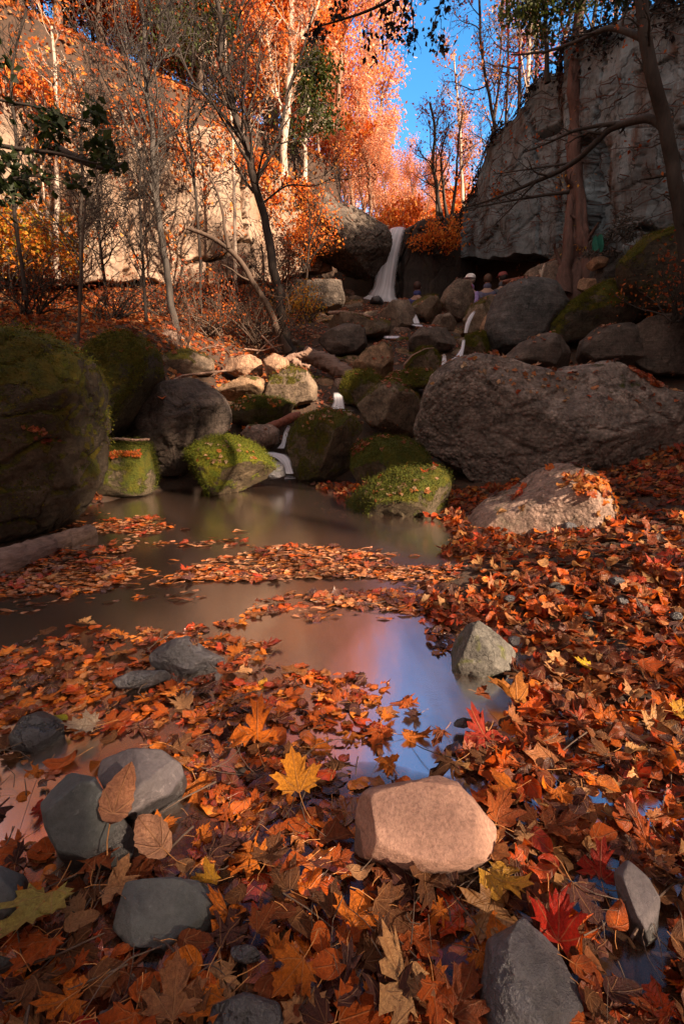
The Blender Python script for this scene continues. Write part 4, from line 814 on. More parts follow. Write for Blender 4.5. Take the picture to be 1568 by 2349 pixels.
for (px, d) in [(x, d) for d in (0, 1, 2, 3) for x in range(-160, 700, 74)]:
    x0 = px + prng.uniform(-40, 40); Y = np.interp(px, [-160, 100, 400, 700], [11.3, 12.8, 14.8, 17.0]) + d * 1.9 + prng.uniform(-.5, .5)
    x = at(x0, 250, Y)[0]
    src = protoA[k % 3]; loc = (x, Y, gz(x, Y) - .1)
    if k < 3: src.location = loc; src.rotation_euler = (0, 0, prng.uniform(0, 6))
    else: copytree(src, loc, prng.uniform(0, 6), prng.uniform(.75, 1.15))
    k += 1
g2 = 'pinkish trees in sun beyond the lip of the waterfall'
protoB = [kind_tree('tree', 'airy pink and orange tree in full sun beyond the lip of the waterfall', 'tree', 7.5, 40 + i, bark_mat('peach_bark', (.26, .16, .11), (.42, .27, .19)), [4200, 3600, 4600][i], ['pink', 'pink', 'pink'][i], .10, g2, 2.4, spread=.2, r=.08, ang=.6) for i in range(3)]
spots = []
for Y, xs, sc in [(18, (735, 800, 960, 1010), .62), (20, (840, 900, 985), .62), (24, (720, 790, 850, 900, 960, 1040, 1090), .75), (29, (690, 760, 820, 870, 940, 1000, 1060, 1120), .8), (36, (700, 780, 850, 925, 980, 1050, 1130), .9), (46, (720, 800, 880, 950, 1020, 1100), 1.0)]:
    for px in xs: spots.append((px + prng.uniform(-14, 14), Y + prng.uniform(-1, 1), sc * prng.uniform(.85, 1.1)))
spots += [(775, 19, 1.05), (815, 21, 1.15), (850, 20, 1.0), (880, 22, .95), (838, 26, 1.25), (1075, 20, .85), (906, 24, .85), (922, 23, 1.15), (940, 26, 1.2), (955, 22, 1.0), (972, 27, 1.25), (990, 24, 1.1), (1008, 30, 1.4), (1030, 26, 1.3), (930, 34, 1.5), (1050, 32, 1.5)]
for k, (px, Y, sc) in enumerate(spots):
    s2 = sc * (1.1 if px < 870 else .8 if px < 905 else .5 if px < 1070 else .62)
    x = at(px, 450, Y)[0]; src = protoB[k % 3]; loc = (x, Y, gz(x, Y) - .1)
    if k < 3: src.location = loc; src.scale = (s2,) * 3
    else: copytree(src, loc, prng.uniform(0, 6), s2)
# bushes carrying orange leaves just beyond the lip
def bush(name, label, c, rad, n, pal, seed, size=.08, bark='bark_dark', group=None, cat='shrub', lmat='leaf_far', nst=12):
    rng = np.random.RandomState(seed); acc = Acc(); tips = []; base = np.array(c, float)
    for i in range(nst):
        d = unit((rng.normal() * .6 * rad[0] / rad[2], rng.normal() * .6 * rad[1] / rad[2], 1)); C = curve(rng, base + rng.normal(size=3) * (.12 * rad[0], .12 * rad[1], 0), d, rad[2] * rng.uniform(.8, 1.5), 6, .2, .05)
        acc.tube(C, np.linspace(.014, .004, 7), 4); twigs(acc, tips, rng, C, .014, 0, rad[2] * .6, 6, (1, .5), .8, .1, .2, .25, .0035); tips.extend(C[2:])
    e = empty(name, tuple(base)); tag(e, label, cat, group)
    child(mkloc(acc.build('stems', M[bark]), base), e)
    if n: child(mkloc(leaves('foliage', tips, n, size, rng, PAL[pal], M[lmat], .10), base), e)
    return e
g3 = 'low orange bushes beyond the lip of the waterfall'
proto = None
for k in range(26):
    px = prng.uniform(720, 1080); Y = prng.uniform(17.2, 23); x = at(px, 500, Y)[0]; loc = (x, Y, gz(x, Y) - .1)
    if proto is None: proto = bush('bush', 'low orange bush glowing in sun beyond the lip of the waterfall', loc, (1.0, 1.0, 1.1), 1700, 'orange', 60, .11, 'bark_pale', g3)
    else: copytree(proto, loc, prng.uniform(0, 6), prng.uniform(.7, 1.25))
bush('bush', 'yellow-green leafy bush at the left edge before the birch', at(20, 660, 8.3), (.9, .7, 1.3), 3000, 'gold', 61, .07)
bush('bush', 'golden bush between the birch and the dark sapling', at(110, 655, 9.4), (.6, .5, 1.0), 1300, 'gold', 62, .07)
bush('bush', 'orange shrub glowing against the left side of the high grey outcrop', at(705, 620, 13.2), (.55, .5, 1.3), 1600, 'orange', 63, .07)
bush('bush', 'orange-leaved shrub hanging over the dark ledge right of the waterfall', at(1000, 585, 14.7), (.9, .35, .8), 1500, 'orange', 64, .08)
bush('bush', 'dark shrub with sparse orange leaves at the right edge', at(1545, 740, 7.2), (.5, .5, .7), 520, 'rust', 65, .05)
bush('bush', 'leafless brown brush beside the foot of the forked tree', at(590, 790, 9.3), (1.2, .7, .9), 500, 'rust', 66, .04, 'bark_mid', nst=26)
bush('bush', 'leafless brown brush on the slope right of the tall grey sapling', at(480, 770, 9.0), (1.3, .7, .8), 900, 'rust', 67, .04, 'bark_mid', nst=26)
bush('bush', 'tuft of pale dry stems above the left mossy rocks', at(432, 822, 7.3), (.5, .2, .45), 0, 'rust', 68, .04, 'deadwood', nst=9)
for k_, (px_, py_, Y_, lb_) in enumerate([(380, 735, 9.3, 'thin brown brush between the tall grey sapling and the orange slope'), (540, 720, 10.6, 'pale brown thicket under the forked tree'), (80, 720, 7.9, 'dark brown twiggy thicket above the huge mossy boulder'), (250, 740, 8.3, 'low twiggy brush above the moss-capped brown boulder'), (640, 690, 11.6, 'grey-brown brush left of the broad grey rock')]):
    bush('bush', lb_, at(px_, py_, Y_), (1.1, .5, .75), 350, 'rust', 160 + k_, .045, 'bark_dark', nst=20)
bush('bush', 'green and yellow low shrub behind the driftwood log', at(700, 740, 10.4), (.7, .5, .5), 900, 'yellow', 69, .05, 'bark_mid')
# evergreen above the left rock face
rng = np.random.RandomState(80)
tree('evergreen_tree', 'round-topped dark green tree standing against the pink trees', 'tree', [([(697, 420, 15.6), (698, 330, 15.6), (705, 260, 15.6), (715, 190, 15.6), (720, 140, 15.6)], .07, .02)], B['bark_pale'], 20, 1.25, (1, .5, .5), 1.0, 0.0, 5200, .10, 'green', None, 80, .28, .16)
tree('evergreen_tree', 'dark green pine crown hanging at the top left of centre', 'tree', [([(455, 300, 14.0), (460, 160, 14.0), (465, 40, 14.0), (468, -60, 14)], .09, .04)], B['bark_mid'], 20, 1.6, (1, .5, .5), 1.1, -.05, 4200, .10, 'green', None, 81, .35, .16)
tree('tree', 'tall pale trunk forking at the top edge above the dark green tree', 'tree', [([(650, 420, 14.6), (655, 300, 14.6), (662, 180, 14.6), (668, 80, 14.6), (672, -40, 14.6)], .10, .06), ([(664, 110, 14.6), (700, 70, 14.6), (725, 30, 14.5), (738, -20, 14.4)], .05, .025), ([(655, 300, 14.6), (625, 180, 14.7), (610, 60, 14.8)], .05, .02)],
     B['bark_pale'], 12, 1.6, nleaf=1200, pal='pink', seed=82, start=.3, lsize=.08)
# bare clump right of the sky gap
tree('bare_tree', 'cluster of leaning bare stems on the ledge left of the right rock face', 'tree', [([(1012, 500, 15.6), (1002, 440, 15.5), (990, 370, 15.4), (1000, 300, 15.4), (985, 235, 15.4)], .06, .03), ([(1025, 500, 15.7), (1015, 430, 15.7), (1010, 350, 15.7), (1030, 280, 15.8)], .05, .015), ([(1035, 500, 15.8), (1045, 420, 15.8), (1050, 330, 15.8), (1060, 250, 15.8)], .05, .015), ([(1003, 500, 15.5), (1000, 430, 15.6), (1040, 340, 15.6)], .04, .01)],
     B['bark_dark'], 14, 1.5, nleaf=900, pal='rust', seed=83, start=.25, lsize=.07)
tree('tree', 'slim sunlit pink-leaved tree against blue sky right of the gap', 'tree', [([(1062, 500, 17.5), (1058, 400, 17.5), (1055, 300, 17.5), (1046, 200, 17.5), (1040, 120, 17.5)], .06, .02)], B['bark_pale'], 15, 1.4, nleaf=260, pal='pink', seed=84, start=.3, lsize=.10)
g4 = 'thin dark trees on top of the right rock face'
for i, (px, Y, py0, lean, pal, nl, bk, lab) in enumerate([
    (1135, 15.2, 300, -.25, 'rust', 900, 'bark_dark', 'dark leaning tree at the left end of the right rock face top'),
    (1190, 14.6, 235, -.05, 'pink', 800, 'bark_mid', 'tall brown trunk with pink leaves on the right rock face top'),
    (1225, 14.4, 215, .0, 'orange', 700, 'bark_mid', 'second tall brown trunk beside it with a few orange leaves'),
    (1208, 13.8, 230, -.12, 'red', 700, 'bark_pale', 'pale trunk with red leaves between the two brown trunks'),
    (1275, 14.2, 170, .1, 'red', 900, 'bark_dark', 'dark red-leaved tree above the highest notch of the right rock face'),
    (1350, 13.4, 110, .1, 'rust', 700, 'bark_dark', 'bare-looking tree high above the right rock face near the corner'),
    (1110, 17.5, 420, .1, 'pink', 600, 'bark_mid', 'pink flowering-looking tree behind the left end of the right rock face'),
    (1160, 17.0, 330, .0, 'pink', 900, 'bark_dark', 'twiggy pink tree behind the tall brown trunk'),
    (1410, 12.8, 90, -.1, 'pink', 900, 'bark_dark', 'pink twiggy tree just left of the dark top right corner')]):
    b0 = at(px, py0, Y); rg = np.random.RandomState(90 + i); P = curve(rg, b0, (lean, 0, 1), 5.2, 8, .06, .05)
    P = np.concatenate([[b0 - np.array((0, 0, 1.2))], P])
    tree('tree', lab, 'tree', [(P, .055, .015)], B[bk], 15, 1.7, (1, .6, .55), .85, .08, nl, .075, pal, None, 90 + i, .18, .12, minr=.006)
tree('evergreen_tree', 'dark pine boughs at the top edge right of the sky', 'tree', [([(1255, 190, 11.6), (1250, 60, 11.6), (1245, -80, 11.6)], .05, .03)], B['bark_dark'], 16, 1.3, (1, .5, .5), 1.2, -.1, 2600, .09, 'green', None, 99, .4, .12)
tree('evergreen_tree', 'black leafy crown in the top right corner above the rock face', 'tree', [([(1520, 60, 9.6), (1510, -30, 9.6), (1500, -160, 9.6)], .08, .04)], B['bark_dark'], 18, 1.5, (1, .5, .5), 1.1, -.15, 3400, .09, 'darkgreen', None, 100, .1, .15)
# big red-barked trunk against the right rock face
tree('cedar_tree', 'big red-barked trunk with a flared foot against the right rock face', 'tree', [([(1322, 690, 10.4), (1320, 600, 10.6), (1318, 540, 10.75), (1320, 470, 10.9), (1318, 380, 11.0), (1318, 280, 11.1), (1320, 180, 11.2), (1324, 80, 11.3), (1326, -20, 11.35), (1330, -90, 11.4)], .20, .07), ([(1352, 680, 10.3), (1342, 560, 10.5), (1332, 480, 10.7), (1322, 380, 10.95)], .17, .07), ([(1288, 680, 10.3), (1300, 540, 10.6), (1310, 440, 10.9)], .14, .06)],
     B['bark_red'], 8, .7, seed=101, start=.3, sides=28, ratio=(1, .5), nleaf=120, pal='yellow', flute=.10)
# dark tree at the right edge, with long boughs sweeping left over the rock face
tree('tree', 'dark trunk at the right edge with long black boughs sweeping left', 'tree', [([(1600, 800, 7.2), (1580, 640, 7.2), (1562, 500, 7.2), (1545, 400, 7.2), (1525, 290, 7.2), (1500, 190, 7.2), (1478, 90, 7.2), (1465, -40, 7.2)], .11, .07),
     ([(1530, 300, 7.2), (1500, 268, 7.3), (1470, 275, 7.5), (1430, 284, 7.8), (1395, 290, 8.0), (1350, 345, 8.2), (1300, 385, 8.5), (1230, 415, 8.8), (1160, 445, 9.2), (1060, 478, 9.8)], .06, .012),
     ([(1440, 282, 7.8), (1380, 285, 8.0), (1310, 300, 8.3), (1260, 325, 8.6), (1200, 350, 8.9)], .035, .008),
     ([(1320, 372, 8.5), (1230, 385, 8.8), (1130, 400, 9.2)], .02, .006), ([(1305, 440, 8.6), (1220, 452, 8.9), (1120, 470, 9.3), (1070, 480, 9.5)], .025, .008),
     ([(1480, 90, 7.2), (1400, 60, 7.6), (1330, 90, 8), (1250, 122, 8.4), (1170, 125, 8.8)], .04, .01), ([(1230, 415, 8.8), (1170, 480, 9.0), (1130, 520, 9.1)], .014, .005)],
     B['bark_dark'], 9, .8, seed=102, start=.3, nleaf=200, pal='rust', ratio=(1, .6, .5), lsize=.045)
# overhanging boughs close to the camera
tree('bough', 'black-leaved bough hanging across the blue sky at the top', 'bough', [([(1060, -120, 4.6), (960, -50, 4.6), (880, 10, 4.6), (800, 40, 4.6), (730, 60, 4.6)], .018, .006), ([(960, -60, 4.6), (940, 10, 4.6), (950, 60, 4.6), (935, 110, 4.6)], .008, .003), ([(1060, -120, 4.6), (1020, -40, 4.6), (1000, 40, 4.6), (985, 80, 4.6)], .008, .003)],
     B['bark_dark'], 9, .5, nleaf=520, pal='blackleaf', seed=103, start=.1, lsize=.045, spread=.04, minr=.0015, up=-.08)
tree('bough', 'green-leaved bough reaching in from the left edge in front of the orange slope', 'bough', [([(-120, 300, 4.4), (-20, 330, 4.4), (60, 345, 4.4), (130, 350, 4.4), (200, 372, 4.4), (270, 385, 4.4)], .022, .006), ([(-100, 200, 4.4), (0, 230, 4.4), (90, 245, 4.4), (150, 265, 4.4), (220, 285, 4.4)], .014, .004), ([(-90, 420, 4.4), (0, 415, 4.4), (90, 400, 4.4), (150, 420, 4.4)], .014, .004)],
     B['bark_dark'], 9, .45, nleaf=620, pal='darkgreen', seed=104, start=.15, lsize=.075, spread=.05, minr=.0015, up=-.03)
tree('snag', 'broken dark branch stub jutting over the left rock face', 'branch', [([(130, 340, 6.8), (180, 365, 6.8), (230, 385, 6.8), (295, 378, 6.8)], .05, .03)], B['bark_dark'], 5, .4, seed=105, ratio=(1,))
# unseen dense trees (rim), added outside the frame to shade the glen and foreground
g5 = 'unseen trees added around the camera for shade'
rim = None
for k, (x, y, z, s) in enumerate([(8.6, 4.5, 6.6, .75), (8.6, 3.0, 6.6, .7), (9.2, 6.2, 6.3, .75), (8.9, 8.0, 6.3, .7), (7.9, -6.25, 4.8, .38), (8.0, -7.0, 4.8, .42), (7.95, -6.6, 4.7, .34), (8.5, -8.0, 4.9, .5), (8.0, -7.9, 5.0, .45), (8.2, -9.2, 5.2, .5), (9.4, -9.6, 5.0, .85), (9.6, -12.2, 4.4, .9), (11.5, -11.4, 3.6, 1.15), (-3.6, -1.8, .1, .85), (-1.6, -3.4, .1, .8), (-6.2, -2.4, .1, 1.0), (1.2, -6.2, .2, .9), (-3.0, -5.8, .1, 1.0)]):
    if rim is None: rim = kind_tree('tree', 'unseen dense orange tree added around the camera for shade', 'tree', 6.5, 70, B['bark_mid'], 9000, 'orange', .15, g5, 2.7, spread=.36, start=.1); rim.location = (x, y, z); rim.scale = (s,) * 3
    else: copytree(rim, (x, y, z), k * 1.3, s)
tall = None  # added unseen trees whose high crowns block sun and sky light
for k, (x, y, z, s) in enumerate([(12.6, -8.0, 3.5, 1), (12.5, -10.6, 3.5, 1), (12.5, -6.7, 3.5, 1), (9.0, -2.0, 4.0, .62), (9.1, -3.4, 4.1, .62), (9.0, -4.9, 4.3, .62), (9.3, -7.6, 4.6, .62), (0.0, -1.7, .1, .6), (-2.5, -.2, .1, .6), (3.8, .3, .6, .6), (-4.6, 1.4, .2, .62)]):
    if tall is None: tall = kind_tree('tree', 'unseen tall high-crowned tree added around the camera for shade', 'tree', 10.5, 71, B['bark_mid'], 5000, 'orange', .17, 'unseen high-crowned trees added for shade', 2.6, spread=.36, start=.66); tall.location = (x, y, z)
    else: copytree(tall, (x, y, z), k * 1.7, s)

# ------------------------------------------------------------------ dead wood
def log(name, label, pts, r0, r1, mat, seed=1, sides=22, cat='log', branches=()):
    acc = Acc(); P = pxline(pts) if not isinstance(pts, np.ndarray) else pts
    for k, (PP, a, b) in enumerate([(P, r0, r1)] + [(pxline(q), a, b) for q, a, b in branches]):
        s = np.concatenate([[0], np.cumsum(np.linalg.norm(np.diff(PP, axis=0), axis=1))]); u = np.linspace(0, s[-1], 60)
        Pi = np.stack([np.interp(u, s, PP[:, k2]) for k2 in range(3)], 1)
        for _ in range(3): Pi[1:-1] = (Pi[:-2] + 2 * Pi[1:-1] + Pi[2:]) / 4
        rr = np.linspace(a, b, 60) * (1 + .18 * fbm(Pi * 3 / max(a, .03) * .1, seed, 2)); rr[0] *= .55; rr[-1] *= .5
        acc.tube(Pi, rr, sides)
    V = np.concatenate(acc.V); V = V + fbm(V * (1.0 / r0), seed, 5, .65)[:, None] * r0 * .5 + fbm(V * np.array((.3, .3, 1)) * (4 / r0), seed + 5, 3)[:, None] * r0 * .12
    o = mkloc(mk(name, V, np.concatenate(acc.F), mat), P[0]); tag(o, label, cat); return o
log('driftwood_log', 'fallen grey-brown log lying across the top of the cascade', [(700, 808, 8.3), (735, 825, 8.2), (780, 850, 8.1), (812, 872, 8.0)], .14, .13, M['log_bark'], 2)
log('branch', 'orange-pink twisted root beside the fallen log', [(640, 838, 7.9), (668, 820, 7.9), (700, 812, 7.9), (712, 800, 7.9)], .06, .04, M['deadwood'], 3, cat='branch', branches=[([(668, 822, 7.9), (690, 838, 7.85), (710, 842, 7.8)], .05, .03)])
log('branch', 'pale broken branch on the slope left of the tan slab', [(462, 870, 7.3), (485, 860, 7.3), (505, 852, 7.3)], .03, .02, M['deadwood'], 4, cat='branch')
log('branch', 'long thin grey branch on top of the grey-brown leaning boulder', [(385, 880, 6.2), (420, 862, 6.2), (480, 855, 6.3), (520, 850, 6.4)], .02, .012, M['deadwood'], 5, cat='branch')
log('branch', 'curved pale stick lying above the dark rocks near the fall', [(752, 718, 10.0), (790, 716, 10.0), (830, 722, 10.0), (850, 728, 9.9)], .035, .025, M['deadwood'], 6, cat='branch')
log('branch', 'crossed thin dead sticks near the leaning tree foot', [(588, 812, 8.9), (610, 790, 8.9), (640, 770, 9.0)], .018, .010, M['deadwood'], 7, cat='branch', branches=[([(600, 770, 8.9), (640, 810, 8.8)], .016, .01), ([(560, 800, 8.8), (600, 805, 8.8), (650, 790, 8.8)], .014, .008)])
log('branch', 'stick lying on top of the small square green rock', [(226, 1012, 4.7), (270, 1007, 4.7), (310, 1010, 4.7), (343, 1008, 4.7)], .018, .010, M['deadwood'], 8, cat='branch')
log('log', 'short wet red log end beside the cascade', [(612, 984, 6.1), (640, 972, 6.15), (668, 958, 6.2), (690, 952, 6.3)], .06, .05, M['wood_red'], 9)
log('driftwood_log', 'weathered pinkish log at the foot of the huge mossy boulder', [(215, 1217, 3.35), (150, 1240, 3.1), (80, 1270, 2.85), (0, 1305, 2.6), (-120, 1360, 2.35)], .05, .13, M['log_bark'], 10)
log('branch', 'dark wet stick angled through the leaves behind the pink stone', [tuple(p) for p in [(470, 1848, 1.0), (560, 1775, 1.1), (640, 1720, 1.2), (690, 1690, 1.27)]], .018, .010, M['bark_dark'], 11, cat='branch')
log('branch', 'white forked dead branch above the olive wedge rock', [(925, 838, 8.1), (945, 815, 8.1), (975, 800, 8.1), (995, 798, 8.1)], .014, .008, M['deadwood'], 12, cat='branch')
log('branch', 'yellowish plank-like branch lying on the tall dark block', [(1152, 648, 10.6), (1190, 640, 10.6), (1240, 640, 10.5)], .045, .04, M['wood_red'], 13, cat='branch')
log('branch', 'white forked stick standing at the left of the domed boulder', [(1238, 640, 10.5), (1243, 622, 10.5), (1249, 604, 10.5)], .035, .02, M['bark_pale'], 14, cat='branch', branches=[([(1241, 632, 10.5), (1236, 618, 10.5)], .03, .02)])
# heap of peeled bark and pale sticks at the foot of the rock face
def heap(name, label, c, w, h, n, seed, cols):
    rg = np.random.RandomState(seed); acc = Acc(); Vs = []
    for i in range(n):
        a = rg.uniform(-1, 1); p = np.array(c) + np.array((a * w, rg.uniform(-.2, .2), rg.uniform(0, 1) * h * (1 - abs(a)) + .02)); d = unit((rg.normal(), rg.normal() * .5, rg.normal() * .9)); L = rg.uniform(.05, .15)
        acc.tube(np.array([p - d * L / 2, p, p + d * L / 2 + rg.normal(size=3) * .02]), (.008, .012, .006), 4)
    o = mkloc(acc.build(name, cols), c); return tag(o, label, 'brush pile')
heap('brush_pile', 'heap of pale peeled sticks leaning high against the grey rock face', at(1425, 548, 9.2), .26, .5, 150, 1, M['bark_grey'])
heap('brush_pile', 'lower tangle of grey-white sticks right of the red trunk foot', at(1372, 590, 9.6), .30, .42, 110, 2, M['bark_grey'])
def cloth():
    u, v = np.meshgrid(np.linspace(-1, 1, 14), np.linspace(-1, 1, 14), indexing='ij'); c = at(1371, 556, 9.3)
    V = np.stack([c[0] + u * .09, c[1] + np.sin(u * 5 + v * 2) * .03, c[2] + v * .11 - .03 * u * u + .02 * np.sin(u * 6)], -1).reshape(-1, 3); f = gridfaces(14, 14)
    V2 = V + np.array((0, .008, 0)); return tag(mkloc(mk('cloth', np.concatenate([V, V2]), np.concatenate([f, f[:, ::-1] + 196]), plain('teal_cloth', (.01, .14, .10))), c), 'small teal cloth hung on the tangle of sticks', 'cloth')
cloth()

# ------------------------------------------------------------------ people by the fall
def skin_mesh(name, joints, edges, mat, sub=2, root=0):
    me = bpy.data.meshes.new(name); me.from_pydata([j[0] for j in joints], edges, []); o = bpy.data.objects.new(name, me); COL.objects.link(o)
    md = o.modifiers.new('skin', 'SKIN'); md.use_smooth_shade = True; md.branch_smoothing = .6
    for i, j in enumerate(joints):
        me.skin_vertices[0].data[i].radius = (j[1], j[1]) if not isinstance(j[1], tuple) else j[1]
    me.skin_vertices[0].data[root].use_root = True
    s = o.modifiers.new('sub', 'SUBSURF'); s.levels = sub; s.render_levels = sub; me.materials.append(mat); return o
def person(label, headpx, Y, sit, face, coat, trousers, hair=None, hat=None, shirt=None):
    """face: yaw in radians, 0 looks towards the camera. The head centre sits at the pixel given."""
    H = at(headpx[0], headpx[1], Y); hh = 0.98 if sit else 1.58
    base = np.array((H[0], H[1], H[2] - hh)); r = empty('person', tuple(base)); tag(r, label, 'person'); r.rotation_euler = (0, 0, face)
    P = lambda x, y, z: (x, y, z)
    if sit: J = [(P(0, .1, .22), .15), (P(0, .08, .42), .14), (P(0, .04, .64), .155), (P(0, .02, .77), .075), (P(0, 0, .85), .06), (P(0, -.01, .95), (.092, .10)), (P(0, 0, 1.05), .07)]
    else: J = [(P(0, 0, .86), .14), (P(0, 0, 1.05), .13), (P(0, 0, 1.25), .15), (P(0, 0, 1.39), .065), (P(0, 0, 1.46), .058), (P(0, -.01, 1.56), (.09, .10)), (P(0, 0, 1.68), .07)]
    E = [(0, 1), (1, 2), (2, 3), (3, 4), (4, 5), (5, 6)]
    zc = J[2][0][2]; zh = J[0][0][2]
    for s in (-1, 1):
        n = len(J)
        J += [(P(s * .19, .02, zc + .02), .065), (P(s * .25, -.04, zc - .24), .048), (P(s * .12, -.26, zc - .30), .036), (P(s * .08, -.34, zc - .29), .034)]
        E += [(2, n), (n, n + 1), (n + 1, n + 2), (n + 2, n + 3)]; n = len(J)
        if sit: J += [(P(s * .10, .04, zh - .02), .095), (P(s * .14, -.36, zh + .12), .075), (P(s * .13, -.34, .08), .05), (P(s * .13, -.48, .04), .042)]
        else: J += [(P(s * .09, 0, zh - .08), .095), (P(s * .10, -.03, .46), .07), (P(s * .10, 0, .08), .05), (P(s * .10, -.14, .04), .042)]
        E += [(0, n), (n, n + 1), (n + 1, n + 2), (n + 2, n + 3)]
    skin = plain('skin', (.36, .22, .17), .55)
    b = skin_mesh('body', J, E, skin); b.parent = r
    # clothes: sleeves and trousers a little larger than the limbs they cover
    jc = [(p, (q if not isinstance(q, tuple) else q[0]) + .022) for p, q in J]
    nA = 7; arms = [nA, nA + 1, nA + 2, nA + 8, nA + 9, nA + 10]
    idx = [1, 2, 0, 3] + arms; rem = {a: i for i, a in enumerate(idx)}
    ed = [(rem[a], rem[c]) for a, c in E if a in rem and c in rem]
    c_ = skin_mesh('coat', [jc[i] for i in idx], ed, coat, root=0); c_.parent = r
    legs = [0, nA + 4, nA + 5, nA + 6, nA + 12, nA + 13, nA + 14]; rem = {a: i for i, a in enumerate(legs)}
    t_2 = skin_mesh('trousers', [jc[i] for i in legs], [(rem[a], rem[c]) for a, c in E if a in rem and c in rem], trousers, root=0); t_2.parent = r
    hz = J[5][0][2]; S, Fc = ico(3)
    def blob(name, c, sc, mat, cut=None):
        V = S * np.array(sc) + np.array(c)
        if cut is not None: V[:, 2] = np.maximum(V[:, 2], cut)
        o = mk(name, V, Fc, mat); o.parent = r; return o
    blob('nose', (0, -.108, hz), (.012, .018, .018), skin)
    for s in (-1, 1): blob('eye', (s * .034, -.094, hz + .025), (.012, .008, .008), M['bark_dark']); blob('ear', (s * .092, 0, hz), (.012, .022, .032), skin)
    blob('mouth', (0, -.098, hz - .045), (.026, .008, .006), plain('lips', (.45, .12, .1)))
    if hair is not None: blob('hair', (0, .02, hz + .04), (.108, .115, .115), hair, None)
    blob('collar', (0, .01, hz - .15), (.105, .10, .09), coat)
    if hat is not None:
        blob('hat', (0, 0, hz + .07), (.125, .13, .10), hat, hz + .045); blob('hat_brim', (0, -.05, hz + .05), (.13, .15, .012), hat)
    if shirt is not None: blob('scarf', (0, -.06, hz - .16), (.11, .09, .10), shirt)
    return r
person('person in a white hat and lavender jacket with a pink scarf behind the upright boulder', (1078, 641), 12.7, True, -.9, plain('lavender_coat', (.32, .24, .55)), plain('navy_trousers', (.03, .03, .06)), hair=plain('grey_hair', (.4, .38, .36)), hat=plain('white_hat', (.85, .82, .82)), shirt=plain('pink_scarf', (.7, .10, .16)))
person('person in a slate-blue coat sitting under the dark overhang', (1118, 640), 13.5, True, 2.9, plain('slate_coat', (.10, .10, .18)), plain('dark_trousers', (.03, .03, .04)), hair=plain('brown_hair', (.10, .05, .03)))
person('person in a dark grey coat and reddish cap beside the slate-blue one', (1152, 636), 13.5, True, 3.4, plain('grey_coat', (.08, .08, .10)), plain('dark_trousers2', (.03, .03, .04)), hair=plain('black_hair', (.03, .02, .02)), hat=plain('red_cap', (.30, .07, .07)))
person('person in a deep blue jacket crouching just right of the waterfall foot', (957, 657), 13.9, True, 2.6, plain('blue_jacket', (.04, .05, .20)), plain('dark_trousers3', (.03, .03, .04)), hair=plain('auburn_hair', (.05, .02, .015)))

# ------------------------------------------------------------------ leaves on the ground, the boulders and the water
def maple_tpl():
    h = [(0, 0), (.10, .05), (.22, -.06), (.24, .03), (.40, .02), (.36, .10), (.52, .16), (.42, .22), (.44, .28), (.62, .46), (.48, .46), (.44, .52), (.30, .44), (.20, .42), (.26, .62), (.32, .74), (.20, .72), (.16, .84), (.08, .84), (0, 1.02)]
    out = h + [(-x, y) for x, y in h[-2:0:-1]]; out = np.array(out) - np.array((0, .32)); n = len(out)
    V = np.concatenate([[(0, 0)], out * .52, out]); F3 = [(0, 1 + (i + 1) % n, 1 + i) for i in range(n)]; F3 += [(1 + i, 1 + (i + 1) % n, 1 + n + (i + 1) % n) for i in range(n)] + [(1 + i, 1 + n + (i + 1) % n, 1 + n + i) for i in range(n)]
    F3 = np.array(F3); 
    return V, F3
def oval_tpl(serr=False, k=9, wd=.30):
    t = np.linspace(0, 1, k); w = wd * np.sin(np.pi * t ** .8) ** .8; 
    if serr: w = w * (1 + .10 * (np.arange(k) % 2))
    V = []; 
    for i in range(k):
        for s in (-1, -.5, 0, .5, 1): V.append((s * w[i], t[i] - .5))
    f = gridfaces(k, 5); return np.array(V), np.concatenate([f[:, [0, 1, 2]], f[:, [0, 2, 3]]])
def simple_tpl():
    V = np.array([(0, 0), (0, -.5), (.22, -.3), (.30, -.02), (.42, .1), (.16, .22), (0, .52), (-.18, .2), (-.34, .14), (-.26, -.1), (-.16, -.34)]); n = 10
    return V, np.array([(0, 1 + (i + 1) % n, 1 + i)[::-1] for i in range(n)])
def jit(tp, sd, am=.045, torn=0):
    V, Fc = tp; rg = np.random.RandomState(sd); V = V.copy(); n = (len(V) - 1) // 2; j = rg.normal(size=(n, 2)) * am; V[1 + n:] += j; V[1:1 + n] += j * .4
    if torn: a = rg.randint(0, n); idx = (a + np.arange(torn)) % n; V[1 + n + idx] = V[1 + idx] * 1.15
    V[:, 0] += V[:, 1] * rg.uniform(-.2, .2); V[:, 0] *= rg.uniform(.75, 1.15); return V, Fc
TPL = {'maple': maple_tpl(), 'mapleb': jit(maple_tpl(), 1), 'maplec': jit(maple_tpl(), 2, .05, 5), 'mapled': jit(maple_tpl(), 3, .06, 8), 'maplee': jit(maple_tpl(), 4, .07, 3), 'oval': oval_tpl(), 'beech': oval_tpl(True, 15, .27), 'simple': simple_tpl(), 'sliver': oval_tpl(False, 5, .12)}
def leaf3d(tpl, fold=.25, curl=.3, cup=.0, wave=.05, seed=0):
    V, Fc = TPL[tpl]; x, y = V[:, 0], V[:, 1]
    z = fold * np.abs(x) + curl * y * y * np.sign(1) + cup * x * x + wave * np.sin(x * 9 + seed) * np.cos(y * 8 + seed * 2)
    return np.stack([x, y, z], 1), Fc
lr = np.random.RandomState(77)
